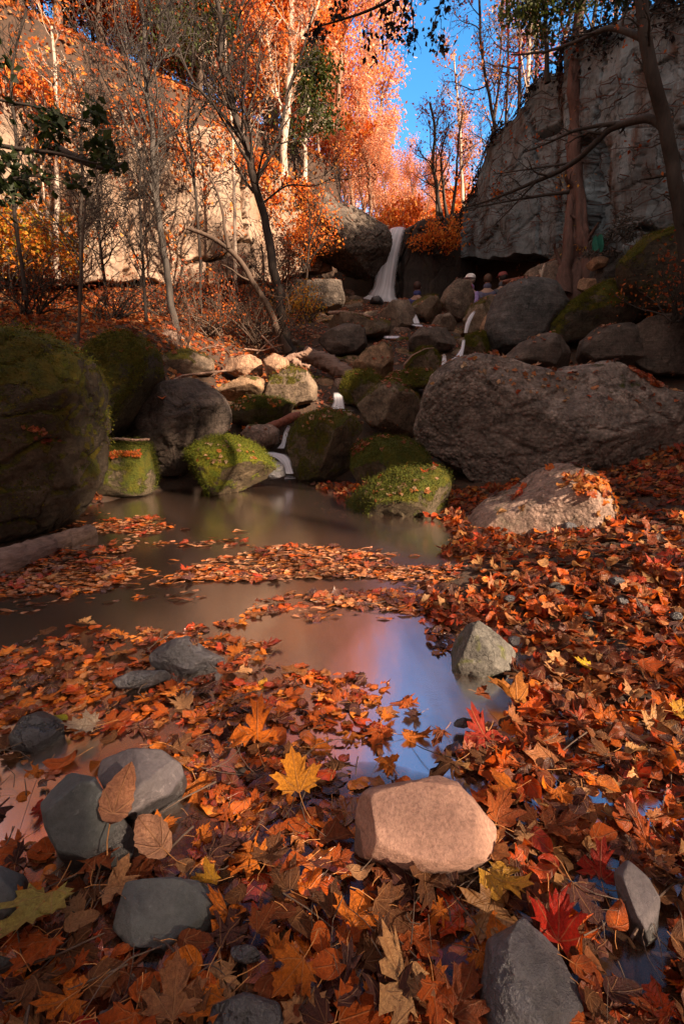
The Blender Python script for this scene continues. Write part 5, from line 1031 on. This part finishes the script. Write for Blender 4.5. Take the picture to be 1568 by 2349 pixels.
def batch(name, pos, size, nrm, tilt, tpl, pal, mat, yaw=None, sx=1.0, colmul=None, label=None):
    """many leaves as one mesh; pos (n,3), nrm (n,3)"""
    n = len(pos)
    if n == 0: return None
    rg = lr; yaw = rg.uniform(0, 2 * np.pi, n) if yaw is None else yaw
    T, Fc = TPL[tpl]; x = T[None, :, 0] * (sx if np.ndim(sx) == 0 else sx[:, None]); y = np.repeat(T[None, :, 1], n, 0)
    fold = rg.uniform(-.1, .5, n)[:, None]; curl = rg.normal(0, .6, n)[:, None]; cup = rg.normal(0, .8, n)[:, None]; ph = rg.uniform(0, 6, n)[:, None]
    flat = np.clip(tilt * 4, .25, 1)[:, None]; fold = fold * flat; curl = curl * flat; cup = cup * flat
    z = fold * np.abs(x) + curl * y * y + cup * x * x + .07 * np.sin(x * 9 + ph) * np.cos(y * 8 + ph)
    L = np.stack([np.broadcast_to(x, z.shape), y, z], -1) * size[:, None, None]
    nn = nrm + rg.normal(size=(n, 3)) * tilt[:, None]; nn /= np.linalg.norm(nn, axis=1)[:, None]; nn[nn[:, 2] < 0] *= -1
    a = np.stack([np.cos(yaw), np.sin(yaw), 0 * yaw], 1); ex = np.cross(a, nn); ex /= np.linalg.norm(ex, axis=1)[:, None]; ey = np.cross(nn, ex)
    Vw = pos[:, None] + L[..., :1] * ex[:, None] + L[..., 1:2] * ey[:, None] + L[..., 2:] * nn[:, None]
    k = T.shape[0]; Fa = (Fc[None] + (np.arange(n) * k)[:, None, None]).reshape(-1, 3)
    p = np.array(pal); c = p[rg.randint(0, len(p), n)] * rg.uniform(.6, 1.25, n)[:, None]
    if colmul is not None: c = c * colmul[:, None]
    return Vw.reshape(-1, 3), Fa, np.repeat(c, k, 0), np.tile(T, (n, 1))
def join_batches(name, bs, mat, label):
    bs = [b for b in bs if b is not None]; o = 0; Vs = []; Fs = []; Cs = []; Us = []
    for V, Fc, c, u_ in bs: Us.append(u_); Vs.append(V); Fs.append(Fc + o); Cs.append(c); o += len(V)
    ob = mk(name, np.concatenate(Vs), np.concatenate(Fs), mat, True, np.concatenate(Cs), uvs=np.concatenate(Us)); tag(ob, label, kind='stuff'); return ob
POOL = [(225, 1190), (240, 1120), (430, 1118), (640, 1085), (790, 1150), (1000, 1195), (1050, 1232), (965, 1300), (900, 1292), (760, 1258), (600, 1258), (430, 1300), (360, 1325), (300, 1310), (285, 1250), (390, 1212), (350, 1182)]
LEFTW = [(-300, 1385), (0, 1378), (200, 1360), (290, 1340), (330, 1322), (380, 1330), (470, 1338), (560, 1335), (650, 1352), (570, 1385), (560, 1425), (420, 1440), (330, 1448), (150, 1438), (0, 1480), (-300, 1530)]
MIDW = [(560, 1430), (640, 1402), (760, 1385), (900, 1398), (962, 1420), (985, 1470), (1010, 1545), (1065, 1590), (1010, 1618), (960, 1590), (850, 1562), (700, 1530), (620, 1482), (552, 1470)]
LOWW = [(735, 1760), (800, 1700), (870, 1680), (985, 1672), (1050, 1740), (960, 1790), (800, 1800)]
LOW2 = [(1320, 1980), (1420, 1960), (1568, 2120), (1568, 2349), (1380, 2349), (1340, 2150)]
LOW3 = [(-200, 1690), (40, 1700), (220, 1700), (230, 1740), (60, 1850), (-200, 1900)]
TONGUE = [(60, 1230), (350, 1180), (400, 1208), (300, 1250), (310, 1320), (250, 1352), (0, 1375), (-50, 1340)]
MAT = [(370, 1335), (420, 1312), (480, 1285), (600, 1256), (700, 1248), (850, 1268), (960, 1300), (1060, 1300), (1060, 1405), (960, 1405), (760, 1388), (640, 1350), (560, 1332), (430, 1332)]
STRK = [(-100, 1215), (230, 1175), (400, 1180), (640, 1235), (760, 1235), (980, 1275), (1090, 1295), (1090, 1410), (960, 1420), (640, 1425), (560, 1450), (330, 1455), (-100, 1400)]
def gnormal(x, y):
    e = .03; z = ground_z(x, y); nx = (z - ground_z(x + e, y)) / e; ny = (z - ground_z(x, y + e)) / e; n = np.stack([nx, ny, np.ones_like(nx)], 1); return n / np.linalg.norm(n, axis=1)[:, None]
def scatter(n, x0, x1, y0, y1, taper=True):
    x = lr.uniform(x0, x1, n); y = lr.uniform(y0, y1, n); k = np.abs(x) < y * .80 + .7
    return x[k], y[k]
def place(x, y, keep_rock, lift, near=True):
    """returns pos, normal, onrock, inwater masks"""
    z = ground_z(x, y); n = gnormal(x, y); P = np.stack([x, y, z], 1); px, py = proj(np.stack([x, y, np.maximum(z, 0)], 1))
    water = inpoly(px, py, POOL) | inpoly(px, py, LEFTW) | inpoly(px, py, MIDW) | (inpoly(px, py, LOWW) & (lr.uniform(size=len(x)) < .45)) | (inpoly(px, py, LOW2) & (lr.uniform(size=len(x)) < .93)) | (inpoly(px, py, LOW3) & (lr.uniform(size=len(x)) < .85))
    water |= inpoly(px, py, MIDW)
    for q_ in NEARP: water |= inpoly(px, py, q_)
    keep = ~water; onr = np.zeros(len(x), bool)
    for i in range(len(x)):
        if not keep[i]: continue
        h, nm, _, _ = ROCKB.ray_cast(Vector((x[i], y[i], 12.0)), Vector((0, 0, -1)))
        if h is not None and h.z > z[i] + .01:
            if nm.z < 0: nm = -nm
            if nm.z > .72 and lr.uniform() < keep_rock(h.x, h.y, h.z, nm.z):
                P[i, 2] = h.z; n[i] = nm[:]; onr[i] = True
            elif h.z < z[i] + .05: keep[i] = False
            else: keep[i] = False
    fl = (~onr) & (P[:, 2] < 0.004)
    return P, n, keep, onr, fl, px, py
LP = PAL['litter'] + [(.26, .06, .018), (.13, .035, .018), (.44, .085, .012), (.34, .13, .05), (.55, .08, .008)]
def clus(x, y, s=1.1, sd=3): return vnoise(np.stack([x * s, y * s, 0 * x], 1), sd) * .5 + .5
# near: full carpet of maple and oval leaves
bs = []; wet = []
x, y = scatter(11500, -2.6, 2.8, .32, 2.3); P, n, keep, onr, fl, px, py = place(x, y, lambda a, b, c, d: .05, 0)
keep &= ~(onr & (P[:, 1] < 1.3)); P[:, 2] = np.where(fl, .003, P[:, 2] + .004)
lift = np.where(onr, 0, lr.uniform(0, 1, len(x)) ** 1.6 * .042); P[:, 2] += lift
wetz = ss(1.0 - (x - .25) * 1.4 - np.abs(y - 1.45) * .35 + (clus(x, y, 1.9, 41) - .5) * 1.3, .25, .6); dry = (wetz < .5) & (clus(x, y, 1.7, 4) > .35)
sub_ = (wetz > .5) & ~onr; lift = np.where(sub_, lift * .12, lift); P[:, 2] = np.where(sub_, lr.uniform(-.012, .006, len(x)) + lr.uniform(size=len(x)) ** 8 * .02, P[:, 2] * 0 + np.where(onr, P[:, 2], P[:, 2]))
keep &= ~sub_ | (clus(x, y, 4.3, 52) > .20)
size = lr.uniform(.035, .092, len(x)); ti = np.where(sub_, .06, np.where(fl & (lift < .01), .12, .50))
U = lr.uniform(size=len(x)); keep &= (clus(x, y, 3.1, 14) > .30) | (lr.uniform(size=len(x)) < .45)
for tp, a, b in (('maple', 0, .06), ('mapleb', .06, .15), ('maplec', .15, .24), ('mapled', .24, .32), ('maplee', .32, .40), ('oval', .40, .62), ('beech', .62, .76), ('simple', .76, 1)):
    s = keep & (U >= a) & (U < b)
    for grp, msk, pal in ((bs, dry, LP), (wet, ~dry, [(.55, .10, .012), (.70, .16, .015), (.36, .07, .015), (.18, .045, .02), (.08, .03, .022), (.42, .05, .012), (.78, .24, .03), (.38, .14, .04)])):
        q = s & msk; grp.append(batch('', P[q], size[q], n[q], ti[q], tp, pal, None))
join_batches('leaf_litter', bs, M['leaf'], 'dry orange and tan leaves heaped in the foreground')
join_batches('wet_leaf_litter', wet, M['leaf_wet'], 'wet dark red and brown leaves matted in the shallow water')
# middle: pile on the right, mats floating on the pool
x, y = scatter(15000, -3.6, 4.6, 1.9, 5.2); P, n, keep, onr, fl, px, py = place(x, y, lambda a, b, c, d: .10, 0)
strk = inpoly(px, py, STRK)
bs = []; P[:, 2] = np.where(fl, .003, P[:, 2] + .006) + np.where(strk | onr, lr.uniform(0, .006, len(x)), lr.uniform(0, .04, len(x)))
size = lr.uniform(.05, .10, len(x)); q = keep & ~strk & ((lr.uniform(size=len(x)) < .75) | onr); q2 = q & (lr.uniform(size=len(x)) < .45)
q &= ~strk; bs.append(batch('', P[q2], size[q2], n[q2], np.full(q2.sum(), .32), 'maple', LP, None)); q3 = q & ~q2
bs.append(batch('', P[q3], size[q3], n[q3], np.full(q3.sum(), .32), 'oval', LP + [(.72, .35, .12), (.75, .3, .06)], None))
join_batches('leaf_litter', bs, M['leaf'], 'orange and tan leaves banked against the boulders on the right')
keep &= (((fbm(P * np.array((1.0, 5.5, 1)), 31, 3) > .12) & (inpoly(px, py, MAT) | inpoly(px, py, TONGUE))) | ~strk); q = keep & strk; flow = .25 + .35 * fbm(P * .8, 6, 2)
fm = [batch('', P[q], lr.uniform(.06, .16, q.sum()), n[q] * 0 + np.array((0, 0, 1)), np.full(q.sum(), .05), 'sliver', [(.68, .20, .03), (.45, .10, .02), (.70, .34, .16), (.22, .07, .03), (.12, .045, .03), (.6, .25, .12)], None, yaw=flow[q] + lr.normal(0, .22, q.sum()), sx=.8)]
for nx_, poly, m_ in ((4200, TONGUE, 0), (8000, MAT, 1), (5200, STRK, 2)):
    ax_, ay_ = (scatter(nx_, -2.6, -.4, 2.2, 4.2) if m_ == 0 else scatter(nx_, -1.5, 1.3, 2.0, 3.4) if m_ == 1 else scatter(nx_, -2.6, 1.4, 1.9, 4.2)); Pp = np.stack([ax_, ay_, 0 * ax_ + .004], 1); qx_, qy_ = proj(Pp); k_ = inpoly(qx_, qy_, poly)
    dn = fbm(Pp * np.array((1.0, 5.5, 1)), 31, 3); k_ &= lr.uniform(size=len(k_)) < (ss(dn, -.30, .22) if m_ < 2 else .5 * ss(dn, .0, .4)); Pp = Pp[k_]; Pp[:, 2] += lr.uniform(0, .008, len(Pp)); fl2 = .2 + .35 * fbm(Pp * .8, 6, 2)
    fm.append(batch('', Pp, lr.uniform(.05, .14, len(Pp)), np.tile((0., 0., 1.), (len(Pp), 1)), np.full(len(Pp), .03), 'sliver', [(.68, .20, .03), (.50, .11, .02), (.72, .36, .18), (.22, .07, .03), (.12, .045, .03), (.65, .28, .14)], None, yaw=fl2 + lr.normal(0, .22, len(Pp)), sx=.8))
    j_ = lr.uniform(size=len(Pp)) < .10; fm.append(batch('', Pp[j_] + np.array((0, 0, .006)), lr.uniform(.05, .09, j_.sum()), np.tile((0., 0., 1.), (j_.sum(), 1)), np.full(j_.sum(), .15), 'maple', LP, None))
join_batches('floating_leaves', fm, M['leaf_wet'], 'mat of narrow streaky leaves drifting on the pool')
# far: slopes and boulders up to the rock faces
x, y = scatter(52000, -8.5, 8, 4.6, 15.5, False); P, n, keep, onr, fl, px, py = place(x, y, lambda a, b, c, d: .12 + .55 * (clus(np.array([a]), np.array([b]), 1.3, 8)[0] > .66), 0)
leftslope = (P[:, 0] < -1.2)
keep &= (leftslope | onr | (lr.uniform(size=len(x)) < .55)) & ~((P[:, 1] > 14.5))
P[:, 2] += lr.uniform(.004, .03, len(x)); bs = []
pal_o = [(.60, .13, .02), (.70, .20, .03), (.42, .07, .015), (.62, .30, .12), (.25, .06, .02)]; pal_p = [(.55, .25, .14), (.60, .14, .05), (.42, .12, .06), (.30, .10, .05), (.62, .36, .22)]
q = keep & leftslope; bs.append(batch('', P[q], lr.uniform(.05, .11, q.sum()), n[q], np.full(q.sum(), .45), 'simple', pal_o, None))
q = keep & ~leftslope; bs.append(batch('', P[q], lr.uniform(.045, .09, q.sum()), n[q], np.full(q.sum(), .3), 'simple', pal_p, None))
join_batches('leaf_litter', bs, M['leaf'], 'fallen leaves strewn over the slopes and boulders')
# leaves and creepers on the rock faces
def creepers(name, G, nrm, nu0, nu1, count, seed, leafn, pal, label, v0=.25, v1=1.0, mat='bark_dark'):
    rg = np.random.RandomState(seed); acc = Acc(); tips = []; nu, nv = G.shape[:2]
    for k in range(count):
        i, j = rg.uniform(nu0 * nu, nu1 * nu), rg.uniform(v0, v1) * nv; a = rg.uniform(0, 2 * np.pi); pts = []
        for s in range(rg.randint(5, 14)):
            ii, jj = int(np.clip(i, 0, nu - 1)), int(np.clip(j, 0, nv - 2)); pts.append(G[ii, jj] + nrm[ii] * rg.uniform(.03, .12))
            i += math.cos(a) * 2.6; j += math.sin(a) * 3.0; a += rg.normal() * .55
        acc.tube(np.array(pts), np.linspace(.012, .004, len(pts)), 3); tips += pts
    e = tag(mkloc(acc.build('creepers', M[mat]), tips[0]), label, kind='stuff')
    if leafn: child(mkloc(leaves('foliage', tips, leafn, .085, rg, PAL[pal], M['leaf_far'], .09), tips[0]), e)
creepers('creeper', CLG, CLN, .22, 1.0, 260, 1, 900, 'orange', 'web of fine dark creeper stems over the tan rock face', .05, 1.0)
creepers('creeper', CLG, CLN, .05, 1.0, 170, 2, 4800, 'orange', 'orange creeper leaves draping the upper part of the tan rock face', .76, 1.0)
creepers('creeper', CRG, CRN, .0, .34, 260, 3, 260, 'rust', 'brown creeper stems over the far half of the grey rock face', .0, 1.0, 'bark_red')
creepers('creeper', CRG, CRN, .0, .62, 260, 5, 3200, 'blackleaf', 'dark root mat hanging over the top rim of the grey rock face', .93, 1.0)
creepers('creeper', CRG, CRN, .36, .75, 120, 4, 120, 'rust', 'sparse dry creeper on the near half of the grey rock face', .3, 1.0, 'bark_red')

# ------------------------------------------------------------------ single leaves one can tell apart in the foreground
COLS = {'bright orange': (.80, .22, .02), 'burnt orange': (.60, .12, .015), 'rusty brown': (.30, .075, .02), 'pale tan': (.62, .33, .15), 'dark purple-brown': (.10, .035, .03), 'golden yellow': (.82, .42, .04), 'deep red': (.50, .03, .012), 'dull brown': (.20, .08, .03)}
SHAPES = {'maple': ('maple_leaf', 'maple'), 'oval': ('oval_leaf', 'oval'), 'toothed': ('beech_leaf', 'beech')}
LM = {}
for sh, (nm, tp) in SHAPES.items():
    for v in range(4):
        Vv, Fv = leaf3d(['maple', 'mapleb', 'maplec', 'maplee'][v] if tp == 'maple' else tp, [.25, .45, .1, -.15][v], [.25, -.35, .8, -.9][v], [0, .6, -.7, .4][v], .07, v * 1.7)
        me_o = mk(nm, Vv, Fv, M['leaf_obj'], uvs=TPL[['maple', 'mapleb', 'maplec', 'maplee'][v] if tp == 'maple' else tp][0]); sol = me_o
        LM[sh, v] = me_o.data; bpy.data.objects.remove(me_o)
def stem_mesh():
    a = Acc(); a.tube(np.array([(0, -.30, .0), (.02, -.5, .03), (.05, -.7, .09), (.12, -.88, .1)]), (.012, .010, .009, .012), 4); o = a.build('stem', M['stem']); d = o.data; bpy.data.objects.remove(o); return d
STEM = stem_mesh()
def one_leaf(sh, v, pos, size, yaw, tilt, col, label, group=None, stem=True, roll=0.0):
    nm, tp = SHAPES[sh]; o = bpy.data.objects.new(nm, LM[sh, v]); COL.objects.link(o); o.location = pos; o.rotation_euler = (tilt, roll, yaw); o.scale = (size,) * 3; o.color = (*col, 1)
    tag(o, label, 'leaf', group)
    if stem: s = bpy.data.objects.new('stem', STEM); COL.objects.link(s); s.parent = o
    return o
REG = [('on the wet carpet below the pink stone', [(780, 2000), (1380, 2000), (1380, 2400), (780, 2400)]), ('between the grey slab and the pink stone', [(430, 1850), (815, 1850), (815, 2400), (430, 2400)]), ('around the grey stones at the lower left', [(-100, 1850), (430, 1850), (430, 2400), (-100, 2400)]),
       ('right of the pink stone', [(1140, 1700), (1640, 1700), (1640, 2400), (1140, 2400)]), ('behind the pink stone near the blue puddle', [(700, 1580), (1140, 1580), (1140, 1800), (700, 1800)]), ('on the sunny carpet left of the blue puddle', [(330, 1480), (700, 1480), (700, 1850), (330, 1850)]),
       ('on the leaf carpet at the left edge', [(-100, 1450), (330, 1450), (330, 1850), (-100, 1850)]), ('on the heap right of the round mossy cobble', [(1160, 1400), (1640, 1400), (1640, 1700), (1160, 1700)]), ('on the bank below the pinkish brown boulder', [(980, 1240), (1640, 1240), (1640, 1420), (980, 1420)])]
pr = random.Random(3); seenlab = {}; cnt = 0; tries = 0; placed = []
while cnt < 285 and tries < 5000:
    tries += 1; py = pr.uniform(1260, 2400); px = pr.uniform(-60, 1620)
    if pr.random() > (.35 + .65 * (py - 1260) / 1100): continue
    reg = [r for r, poly in REG if inpoly(np.array([px]), np.array([py]), poly)[0]]
    if not reg: continue
    if any(inpoly(np.array([px]), np.array([py]), w)[0] for w in (POOL, LEFTW, MIDW)): continue
    if inpoly(np.array([px]), np.array([py]), LOWW)[0] and pr.random() < .7: continue
    if inpoly(np.array([px]), np.array([py]), LOW2)[0] and pr.random() < .8: continue
    if any(inpoly(np.array([px]), np.array([py]), w)[0] for w in NEARP): continue
    p = onz(px, py, .03); z = max(gz(p[0], p[1]), 0); h = ROCKB.ray_cast(Vector((p[0], p[1], 5)), Vector((0, 0, -1)))[0]
    if h is not None and h.z > z + .02: continue
    if any((px - a) ** 2 + (py - b) ** 2 < (28 + (py - 1260) * .022) ** 2 for a, b in placed): continue
    placed.append((px, py)); sh = pr.choices(['maple', 'oval', 'toothed'], [.72, .16, .12])[0]
    wts = [2.2, 3, 3.6, 1.2, 2, .3, .35, 3] if px > 1000 or py > 1950 else [4, 4, 2.4, 1.6, 1.4, .5, .4, 1.8]
    cn_ = pr.choices(list(COLS), wts)[0]; lab = f'{cn_} {sh} leaf {reg[0]}'; seenlab[lab] = seenlab.get(lab, 0) + 1
    f = pr.uniform(.8, 1.15); c_ = tuple(c * f for c in COLS[cn_])
    one_leaf(sh, pr.randrange(4), (p[0], p[1], z + (pr.uniform(.004, .014) if px < 1000 and 1480 < py < 1950 else pr.uniform(.02, .05))), pr.uniform(.045, .09), pr.uniform(0, 6.28), pr.uniform(-.3, .3) * (.35 if px < 1000 and 1480 < py < 1950 else 1), c_, lab, f'{cn_} {sh} leaves {reg[0]}', True, pr.uniform(-.35, .35)); cnt += 1
def hero(sh, v, px, py, z, size, yaw, tilt, roll, col, label): p = onz(px, py, z); return one_leaf(sh, v, tuple(p), size, yaw, tilt, col, label, None, True, roll)
hero('maple', 0, 85, 2085, .06, .125, 3.0, .25, .1, (.50, .42, .10), 'large yellow-green maple leaf at the lower left corner')
hero('maple', 1, 1280, 2115, .06, .092, -.5, .45, -.2, (.62, .03, .012), 'vivid red maple leaf below and right of the pink stone')
hero('maple', 0, 680, 1785, .07, .11, .3, .5, 0, (.88, .36, .03), 'glowing yellow-orange maple leaf left of the pink stone')
hero('maple', 2, 590, 1680, .05, .14, .2, .2, .1, (.82, .20, .01), 'large vivid orange leaf in the middle of the carpet')
hero('toothed', 2, 272, 1825, .12, .13, .25, .5, .5, (.48, .22, .12), 'curled brown toothed leaf wedged between the two grey stones')
hero('toothed', 1, 350, 1915, .07, .12, .8, .3, -.4, (.60, .32, .19), 'pale curled toothed leaf right of the blocky dark stone')
hero('maple', 1, 1145, 1855, .07, .085, -.4, .6, .3, (.75, .20, .05), 'bright orange small leaf standing at the right shoulder of the pink stone')
hero('maple', 0, 195, 1665, .04, .10, 1.8, .15, 0, (.62, .50, .36), 'cream-coloured ragged leaf on the left carpet')
hero('oval', 0, 140, 1648, .04, .05, 1.2, .1, 0, (.42, .42, .02), 'small lime-yellow leaf beside the cream ragged leaf')
hero('maple', 0, 1120, 1945, .05, .09, -2.5, .35, .1, (.80, .36, .12), 'peach-coloured leaf touching the lower right foot of the pink stone')
hero('maple', 2, 1150, 2020, .06, .10, -2.2, .25, .1, (.75, .40, .05), 'yellow-centred leaf just below the peach leaf by the pink stone')
hero('maple', 2, 1110, 1685, .05, .12, .4, .15, 0, (.38, .03, .012), 'round dark red leaf behind and right of the pink stone')
hero('maple', 1, 1165, 1590, .05, .13, .7, .25, .2, (.55, .20, .03), 'big ochre leaf just below the round mossy cobble')
hero('maple', 0, 1385, 1540, .08, .13, 2.2, .5, .3, (.66, .36, .20), 'large pale pinkish maple leaf on the right heap')
hero('maple', 0, 1340, 1525, .09, .07, 1.0, .3, .1, (.80, .55, .03), 'small clear yellow leaf beside the pale pinkish one')
hero('maple', 0, 400, 2290, .05, .09, .2, .2, 0, (.40, .18, .08), 'brown upright leaf below the flat grey slab')
hero('maple', 2, 930, 2250, .05, .11, .9, .3, .2, (.62, .36, .16), 'tan folded leaf at the bottom edge of the centre')
print('LEAVES', cnt, 'polys', sum(len(o.data.polygons) for o in SC.objects if o.type == 'MESH'))

# twigs, needles and loose leaf stalks strewn over the leaves
ta = Acc(); tr_ = np.random.RandomState(9)
for k in range(230):
    py = tr_.uniform(1280, 2400); px = tr_.uniform(-80, 1640)
    if any(inpoly(np.array([px]), np.array([py]), w)[0] for w in [POOL, LEFTW, MIDW] + NEARP): continue
    p = onz(px, py, .035); a = tr_.uniform(0, 6.28); L = tr_.uniform(.03, .16) * (1 + (k % 9 == 0)); z = max(gz(p[0], p[1]), 0) + tr_.uniform(.018, .05)
    d = np.array((math.cos(a), math.sin(a), tr_.normal() * .18)); q = np.array((p[0], p[1], z)); b_ = np.cross(d, (0, 0, 1)) * tr_.normal() * .12 * L
    w_ = tr_.uniform(.0006, .0016) * (1 + .8 * (k % 9 == 0)); ta.tube(np.array([q - d * L / 2, q - d * L / 6 + b_, q + d * L / 6 + b_, q + d * L / 2]), (w_ * 1.3, w_, w_, w_ * .6), 4)
tag(ta.build('twig_litter', M['bark_mid']), 'thin twigs, needles and leaf stalks strewn over the leaves', kind='stuff')

# drifts of leaves caught on particular boulders
dv = []; dr_ = np.random.RandomState(12)
for poly, n_, pal in [([(830, 958), (960, 985), (978, 1008), (900, 1004), (812, 1008), (860, 985)], 150, 'r'), ([(805, 1012), (860, 1008), (830, 1042), (806, 1050)], 40, 'r'), ([(515, 966), (562, 968), (550, 1002), (512, 998)], 60, 'r'), ([(255, 1040), (335, 1038), (342, 1072), (262, 1074)], 45, 'o'),
                      ([(38, 972), (90, 975), (145, 1015), (120, 1025), (60, 1000)], 45, 'r'), ([(1440, 845), (1600, 845), (1600, 895), (1500, 885)], 190, 'r'), ([(1030, 825), (1200, 850), (1350, 860), (1300, 920), (1100, 880)], 40, 't'), ([(450, 1010), (560, 1000), (600, 1050), (500, 1100), (440, 1060)], 28, 't'),
                      ([(800, 1130), (1000, 1075), (1010, 1140), (850, 1160)], 34, 't'), ([(350, 1095), (450, 1085), (470, 1125), (360, 1125)], 70, 'r'), ([(520, 915), (690, 920), (650, 955), (540, 950)], 30, 't'), ([(680, 950), (820, 950), (820, 990), (700, 990)], 22, 't'), ([(840, 815), (1000, 830), (900, 870)], 30, 'r'), ([(600, 900), (700, 945), (640, 945)], 14, 'o'), ([(1280, 1090), (1568, 1090), (1568, 1200), (1400, 1220)], 160, 'o')]:
    pl = np.array(poly, float); P_ = []; N_ = []
    for k in range(n_ * 12):
        if len(P_) >= n_: break
        px, py = dr_.uniform(pl[:, 0].min(), pl[:, 0].max()), dr_.uniform(pl[:, 1].min(), pl[:, 1].max())
        if not inpoly(np.array([px]), np.array([py]), poly)[0]: continue
        d = Vector(ray(px, py)).normalized(); h = ROCKB.ray_cast(Vector((0, 0, CAMZ)), d, 12)
        if h[0] is None or h[1].z * (1 if h[1].z > 0 else -1) < .3: continue
        nm = h[1] if h[1].z > 0 else -h[1]; P_.append(np.array(h[0]) + np.array(nm) * .012); N_.append(np.array(nm))
    if len(P_) < 3: continue
    P_ = np.array(P_); N_ = np.array(N_); pal_ = {'r': [(.52, .10, .03), (.40, .06, .03), (.60, .20, .08), (.28, .07, .03), (.62, .30, .18)], 'o': [(.75, .20, .02), (.60, .12, .02), (.65, .30, .08)], 't': [(.60, .36, .20), (.70, .50, .30), (.60, .20, .05)]}[pal]
    dv.append(batch('', P_, dr_.uniform(.035, .075, len(P_)), N_, np.full(len(P_), .3), 'simple' if pal != 'o' else 'maple', pal_, None))
join_batches('leaf_litter', dv, M['leaf'], 'drifts of red and tan leaves caught on the boulders')

# fallen leaves covering the hill above the left rock face
hx = lr.uniform(-16, 1, 26000); hy = lr.uniform(8.5, 24, 26000); hd = (hx - LN[0][0]) * LN[1][0] + (hy - LN[0][1]) * LN[1][1]; k_ = (hd > .8) & (hd < 11); hx = hx[k_]; hy = hy[k_]
hz = ground_z(hx, hy) + lr.uniform(.02, .12, len(hx))
join_batches('leaf_litter', [batch('', np.stack([hx, hy, hz], 1), lr.uniform(.08, .17, len(hx)), gnormal(hx, hy), np.full(len(hx), .6), 'simple', [(.70, .20, .03), (.62, .13, .02), (.72, .30, .06), (.42, .09, .02)], None)], M['leaf'], 'orange leaves covering the hill above the left rock face')
